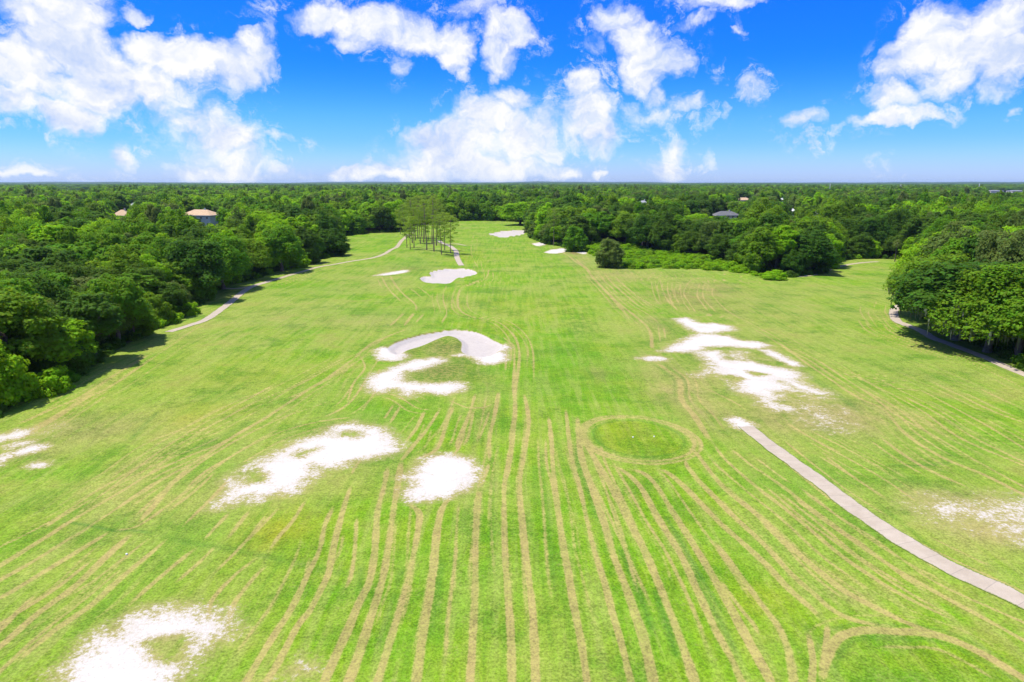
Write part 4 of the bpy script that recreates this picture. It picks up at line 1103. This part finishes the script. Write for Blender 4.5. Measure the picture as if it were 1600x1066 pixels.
# ------------------------------------------------------------------ air
DENS = 3.4e-5
m, nt = mat('haze_air'); b = NB(nt)
pv = b.n('ShaderNodeVolumePrincipled'); pv.inputs['Color'].default_value = (.58, .78, 1., 1); pv.inputs['Density'].default_value = DENS; pv.inputs['Anisotropy'].default_value = .2
b.out(pv.outputs[0], True)
mb = MB(); mb.box((0, 0, 27), (31400, 31400, 60)); hz = link('haze', mb.mesh('haze', m)); tag(hz, 'thin bluish air over the whole course', None, None, 'stuff')

# ------------------------------------------------------------------ sun and sky
sdir = Vector((-.36, .03, 1.)).normalized()
sl_ = bpy.data.lights.new('sun', 'SUN'); sl_.energy = 4.4; sl_.angle = R(.53); sl_.color = (1., .955, .88)
so = bpy.data.objects.new('sun', sl_); C.objects.link(so); so.rotation_euler = sdir.to_track_quat('Z', 'Y').to_euler()
w = bpy.data.worlds.new('World'); sc.world = w; w.use_nodes = True; nt = w.node_tree; nt.nodes.clear(); b = NB(nt)
sky = b.n('ShaderNodeTexSky'); sky.sky_type = 'NISHITA'; sky.sun_disc = False; sky.sun_elevation = math.asin(sdir.z); sky.sun_rotation = math.atan2(sdir.x, sdir.y); sky.air_density = 1.3; sky.dust_density = .5; sky.ozone_density = 3
dirv = b.n('ShaderNodeTexCoord').outputs['Generated']
sep = b.n('ShaderNodeSeparateXYZ'); b.put(sep.inputs[0], dirv)
azn = b.m('ARCTAN2', sep.outputs[0], sep.outputs[1]); eln = b.m('ARCSINE', sep.outputs[2])
def sky_ang(px, py):
    u = (px-800)/FPX; v = (533-py)/FPX
    x = u; y = math.cos(PITCH)+v*math.sin(PITCH); z = -math.sin(PITCH)+v*math.cos(PITCH); n = math.sqrt(x*x+y*y+z*z)
    return math.atan2(x, y), math.asin(z/n)
cmb = b.n('ShaderNodeCombineXYZ'); b.put(cmb.inputs[0], azn); b.put(cmb.inputs[1], eln)
wn = b.n('ShaderNodeTexNoise'); b.put(wn.inputs['Vector'], cmb.outputs[0]); wn.inputs['Scale'].default_value = 11; wn.inputs['Detail'].default_value = 5; wn.inputs['Roughness'].default_value = .6
wv = b.n('ShaderNodeVectorMath', operation='SUBTRACT'); nt.links.new(wn.outputs['Color'], wv.inputs[0]); wv.inputs[1].default_value = (.5, .5, .5)
ws = b.n('ShaderNodeVectorMath', operation='SCALE'); nt.links.new(wv.outputs[0], ws.inputs[0]); ws.inputs['Scale'].default_value = .085
pp = b.n('ShaderNodeVectorMath', operation='ADD'); nt.links.new(cmb.outputs[0], pp.inputs[0]); nt.links.new(ws.outputs[0], pp.inputs[1])
CL = [ # px, py, rx, ry, density
 (90,10,95,50,1),(30,10,60,45,1),(110,70,75,45,1),(165,100,70,45,1),(50,120,70,50,1),(30,165,55,30,.9),(110,185,55,26,.9),(150,140,70,45,.95),(250,75,50,32,1),(300,95,60,38,1),(360,105,48,38,1),(395,85,32,38,1),(230,120,55,40,.95),
 (280,150,60,40,.55),(320,190,60,40,.7),(350,210,65,48,.8),(370,250,50,38,.7),(330,265,70,26,.6),(190,245,20,26,.75),(440,212,26,10,.5),(240,190,60,40,.35),(205,15,22,14,.6),
 (520,20,62,26,.95),(590,40,75,34,.95),(660,55,65,34,1),(705,75,32,34,.95),(625,100,16,22,.6),(718,112,10,18,.6),(560,60,40,18,.7),(740,10,40,16,.5),
 (770,50,30,26,.8),(800,50,38,28,.85),(780,90,32,28,.8),(770,118,12,14,.6),(735,25,40,14,.5),(415,3,16,6,.5),
 (550,268,40,15,1),(595,272,40,12,.9),(680,225,50,30,.8),(700,255,80,26,1),(760,185,60,36,.95),(800,160,40,26,.8),(740,215,60,36,.95),(800,220,60,44,.95),(850,215,40,50,.75),(780,260,90,24,.95),(850,270,60,16,.6),
 (905,130,28,26,.8),(920,170,42,38,.85),(940,215,34,40,.7),(900,200,40,36,.6),(940,275,15,10,1),(885,273,22,10,.7),(1000,180,60,24,.4),
 (965,20,36,26,.85),(990,55,42,30,.9),(1010,90,52,34,1),(1040,100,36,28,1),(1015,125,40,24,.95),(1030,150,26,18,.8),(1075,168,32,13,.7),(1030,180,30,14,.6),(930,65,20,22,.4),
 (1100,10,44,18,.75),(1150,12,40,12,.7),(1085,40,34,14,.45),(1155,57,14,7,.5),(1110,35,10,5,.4),
 (1050,225,24,24,.7),(1040,262,30,22,.75),(1105,245,14,16,.3),(1175,140,20,16,.42),(1135,180,10,14,.4),(1255,195,36,16,.7),(1265,228,16,12,.3),(1310,203,10,6,.35),(1118,120,20,8,.3),
 (1470,30,60,36,1),(1550,30,70,40,1),(1500,70,80,40,1),(1570,85,50,45,1),(1430,85,48,36,.95),(1400,110,36,30,.8),(1480,120,60,26,.85),(1400,150,50,22,.8),(1400,180,46,14,.85),(1450,170,34,14,.7),(1560,130,45,16,.6),(1600,155,10,10,.5),(1350,190,30,12,.35),
 (640,279,70,12,.9),(35,275,60,10,.75),(440,270,24,12,.5),(480,278,20,6,.4),(0,205,12,8,.3),(1390,262,16,8,.25),(140,282,40,4,.3),
]
mx = None
for px, py, rx, ry, dn in CL:
    c0 = sky_ang(px, py); cx = sky_ang(px+rx, py); cy = sky_ang(px, py-ry)
    ax = abs(cx[0]-c0[0])*1.22; ay = abs(cy[1]-c0[1])*1.28
    s1 = b.n('ShaderNodeVectorMath', operation='SUBTRACT'); nt.links.new(pp.outputs[0], s1.inputs[0]); s1.inputs[1].default_value = (c0[0], c0[1], 0)
    s2 = b.n('ShaderNodeVectorMath', operation='MULTIPLY'); nt.links.new(s1.outputs[0], s2.inputs[0]); s2.inputs[1].default_value = (1/ax, 1/ay, 0)
    l2 = b.n('ShaderNodeVectorMath', operation='DOT_PRODUCT'); nt.links.new(s2.outputs[0], l2.inputs[0]); nt.links.new(s2.outputs[0], l2.inputs[1])
    v = b.m('MULTIPLY_ADD', l2.outputs['Value'], -dn, dn)
    mx = v if mx is None else b.m('SMOOTH_MAX', mx, v, .12)
# unseen clouds round the rest of the sky, cover raised for whiter fill
gen = b.m('MULTIPLY', b.m('SUBTRACT', b.noise(dirv, 3.2, 3), .45), 4.)
gen = b.m('MULTIPLY', gen, b.ss(b.m('MAXIMUM', b.m('ABSOLUTE', azn), b.m('MULTIPLY', eln, 1.9)), .72, .85))
mraw = mx
mx = b.m('MAXIMUM', b.m('MAXIMUM', mx, 0.), gen)
stretch = b.n('ShaderNodeVectorMath', operation='MULTIPLY'); nt.links.new(pp.outputs[0], stretch.inputs[0]); stretch.inputs[1].default_value = (1, 1.15, 1)
fb = b.noise(stretch.outputs[0], 19, 10, .66); fb2 = b.noise(stretch.outputs[0], 7, 5, .55)
off = b.n('ShaderNodeVectorMath', operation='ADD'); nt.links.new(stretch.outputs[0], off.inputs[0]); off.inputs[1].default_value = (-.010, .014, 0)
fbo = b.noise(off.outputs[0], 19, 4, .55); fbs = b.noise(stretch.outputs[0], 19, 4, .55)
relief = b.m('MULTIPLY', b.m('SUBTRACT', fbo, fbs), 2.6)  # embossed sun shading of the clouds, painted by an offset towards the sun
dns = b.m('ADD', mx, b.m('MULTIPLY', b.m('SUBTRACT', fb, .5), 1.6))
dns = b.m('ADD', dns, b.m('MULTIPLY', b.m('SUBTRACT', fb2, .5), .5))
alpha = b.m('POWER', b.ss(dns, .06, .88), .9)
alpha = b.m('MULTIPLY', alpha, b.ss(mx, .0, .14))
wisp = b.m('MULTIPLY', b.m('MULTIPLY', b.ss(b.noise(stretch.outputs[0], 26, 9, .7), .50, .68), b.ss(mraw, -1.5, .1)), .6)
alpha = b.m('MAXIMUM', alpha, wisp)
thick = b.ss(dns, .45, 1.3)
sh = b.noise(stretch.outputs[0], 9, 6, .6)
ccol = b.mix(b.m('ADD', b.m('MULTIPLY', b.ss(sh, .38, .66), .75), relief, clamp=True), (1., 1., 1.), (.56, .68, .96))  # blue-grey cloud shade mixed into the white
SKS = .11
hs = b.n('ShaderNodeHueSaturation'); hs.inputs['Saturation'].default_value = 1.35; hs.inputs['Value'].default_value = 1.; nt.links.new(sky.outputs[0], hs.inputs['Color'])
tint = b.n('ShaderNodeMix', data_type='RGBA', blend_type='MULTIPLY'); tint.inputs[0].default_value = 1; nt.links.new(hs.outputs[0], tint.inputs[6]); low = b.mix(b.ss(eln, -.02, .06), (.64, .93, 2.5), b.mix(b.ss(eln, .0, .17), (.32, .68, 2.0), (.05, .375, 1.34))); b.put(tint.inputs[7], b.mix(b.ss(eln, .42, .8), low, (.62, .82, 1.1)))
CLV = 6.1
cs = b.n('ShaderNodeVectorMath', operation='SCALE'); nt.links.new(ccol, cs.inputs[0]); cs.inputs['Scale'].default_value = CLV
fin = b.mix(alpha, tint.outputs[2], cs.outputs[0])
bg = b.n('ShaderNodeBackground'); nt.links.new(fin, bg.inputs[0]); bg.inputs[1].default_value = SKS
wo = b.n('ShaderNodeOutputWorld'); nt.links.new(bg.outputs[0], wo.inputs[0])

# ------------------------------------------------------------------ render settings
sc.view_settings.view_transform = 'Standard'; sc.view_settings.look = 'None'; sc.view_settings.gamma = 1; sc.view_settings.exposure = .6
cy = sc.cycles
cy.max_bounces = 5; cy.diffuse_bounces = 3; cy.glossy_bounces = 1; cy.transmission_bounces = 3; cy.volume_bounces = 0; cy.transparent_max_bounces = 4
cy.volume_step_rate = 1; cy.use_adaptive_sampling = True; cy.adaptive_threshold = .015; cy.sample_clamp_indirect = 4
try:
    cy.use_denoising = True; cy.denoiser = 'OPENIMAGEDENOISE'
except Exception: pass
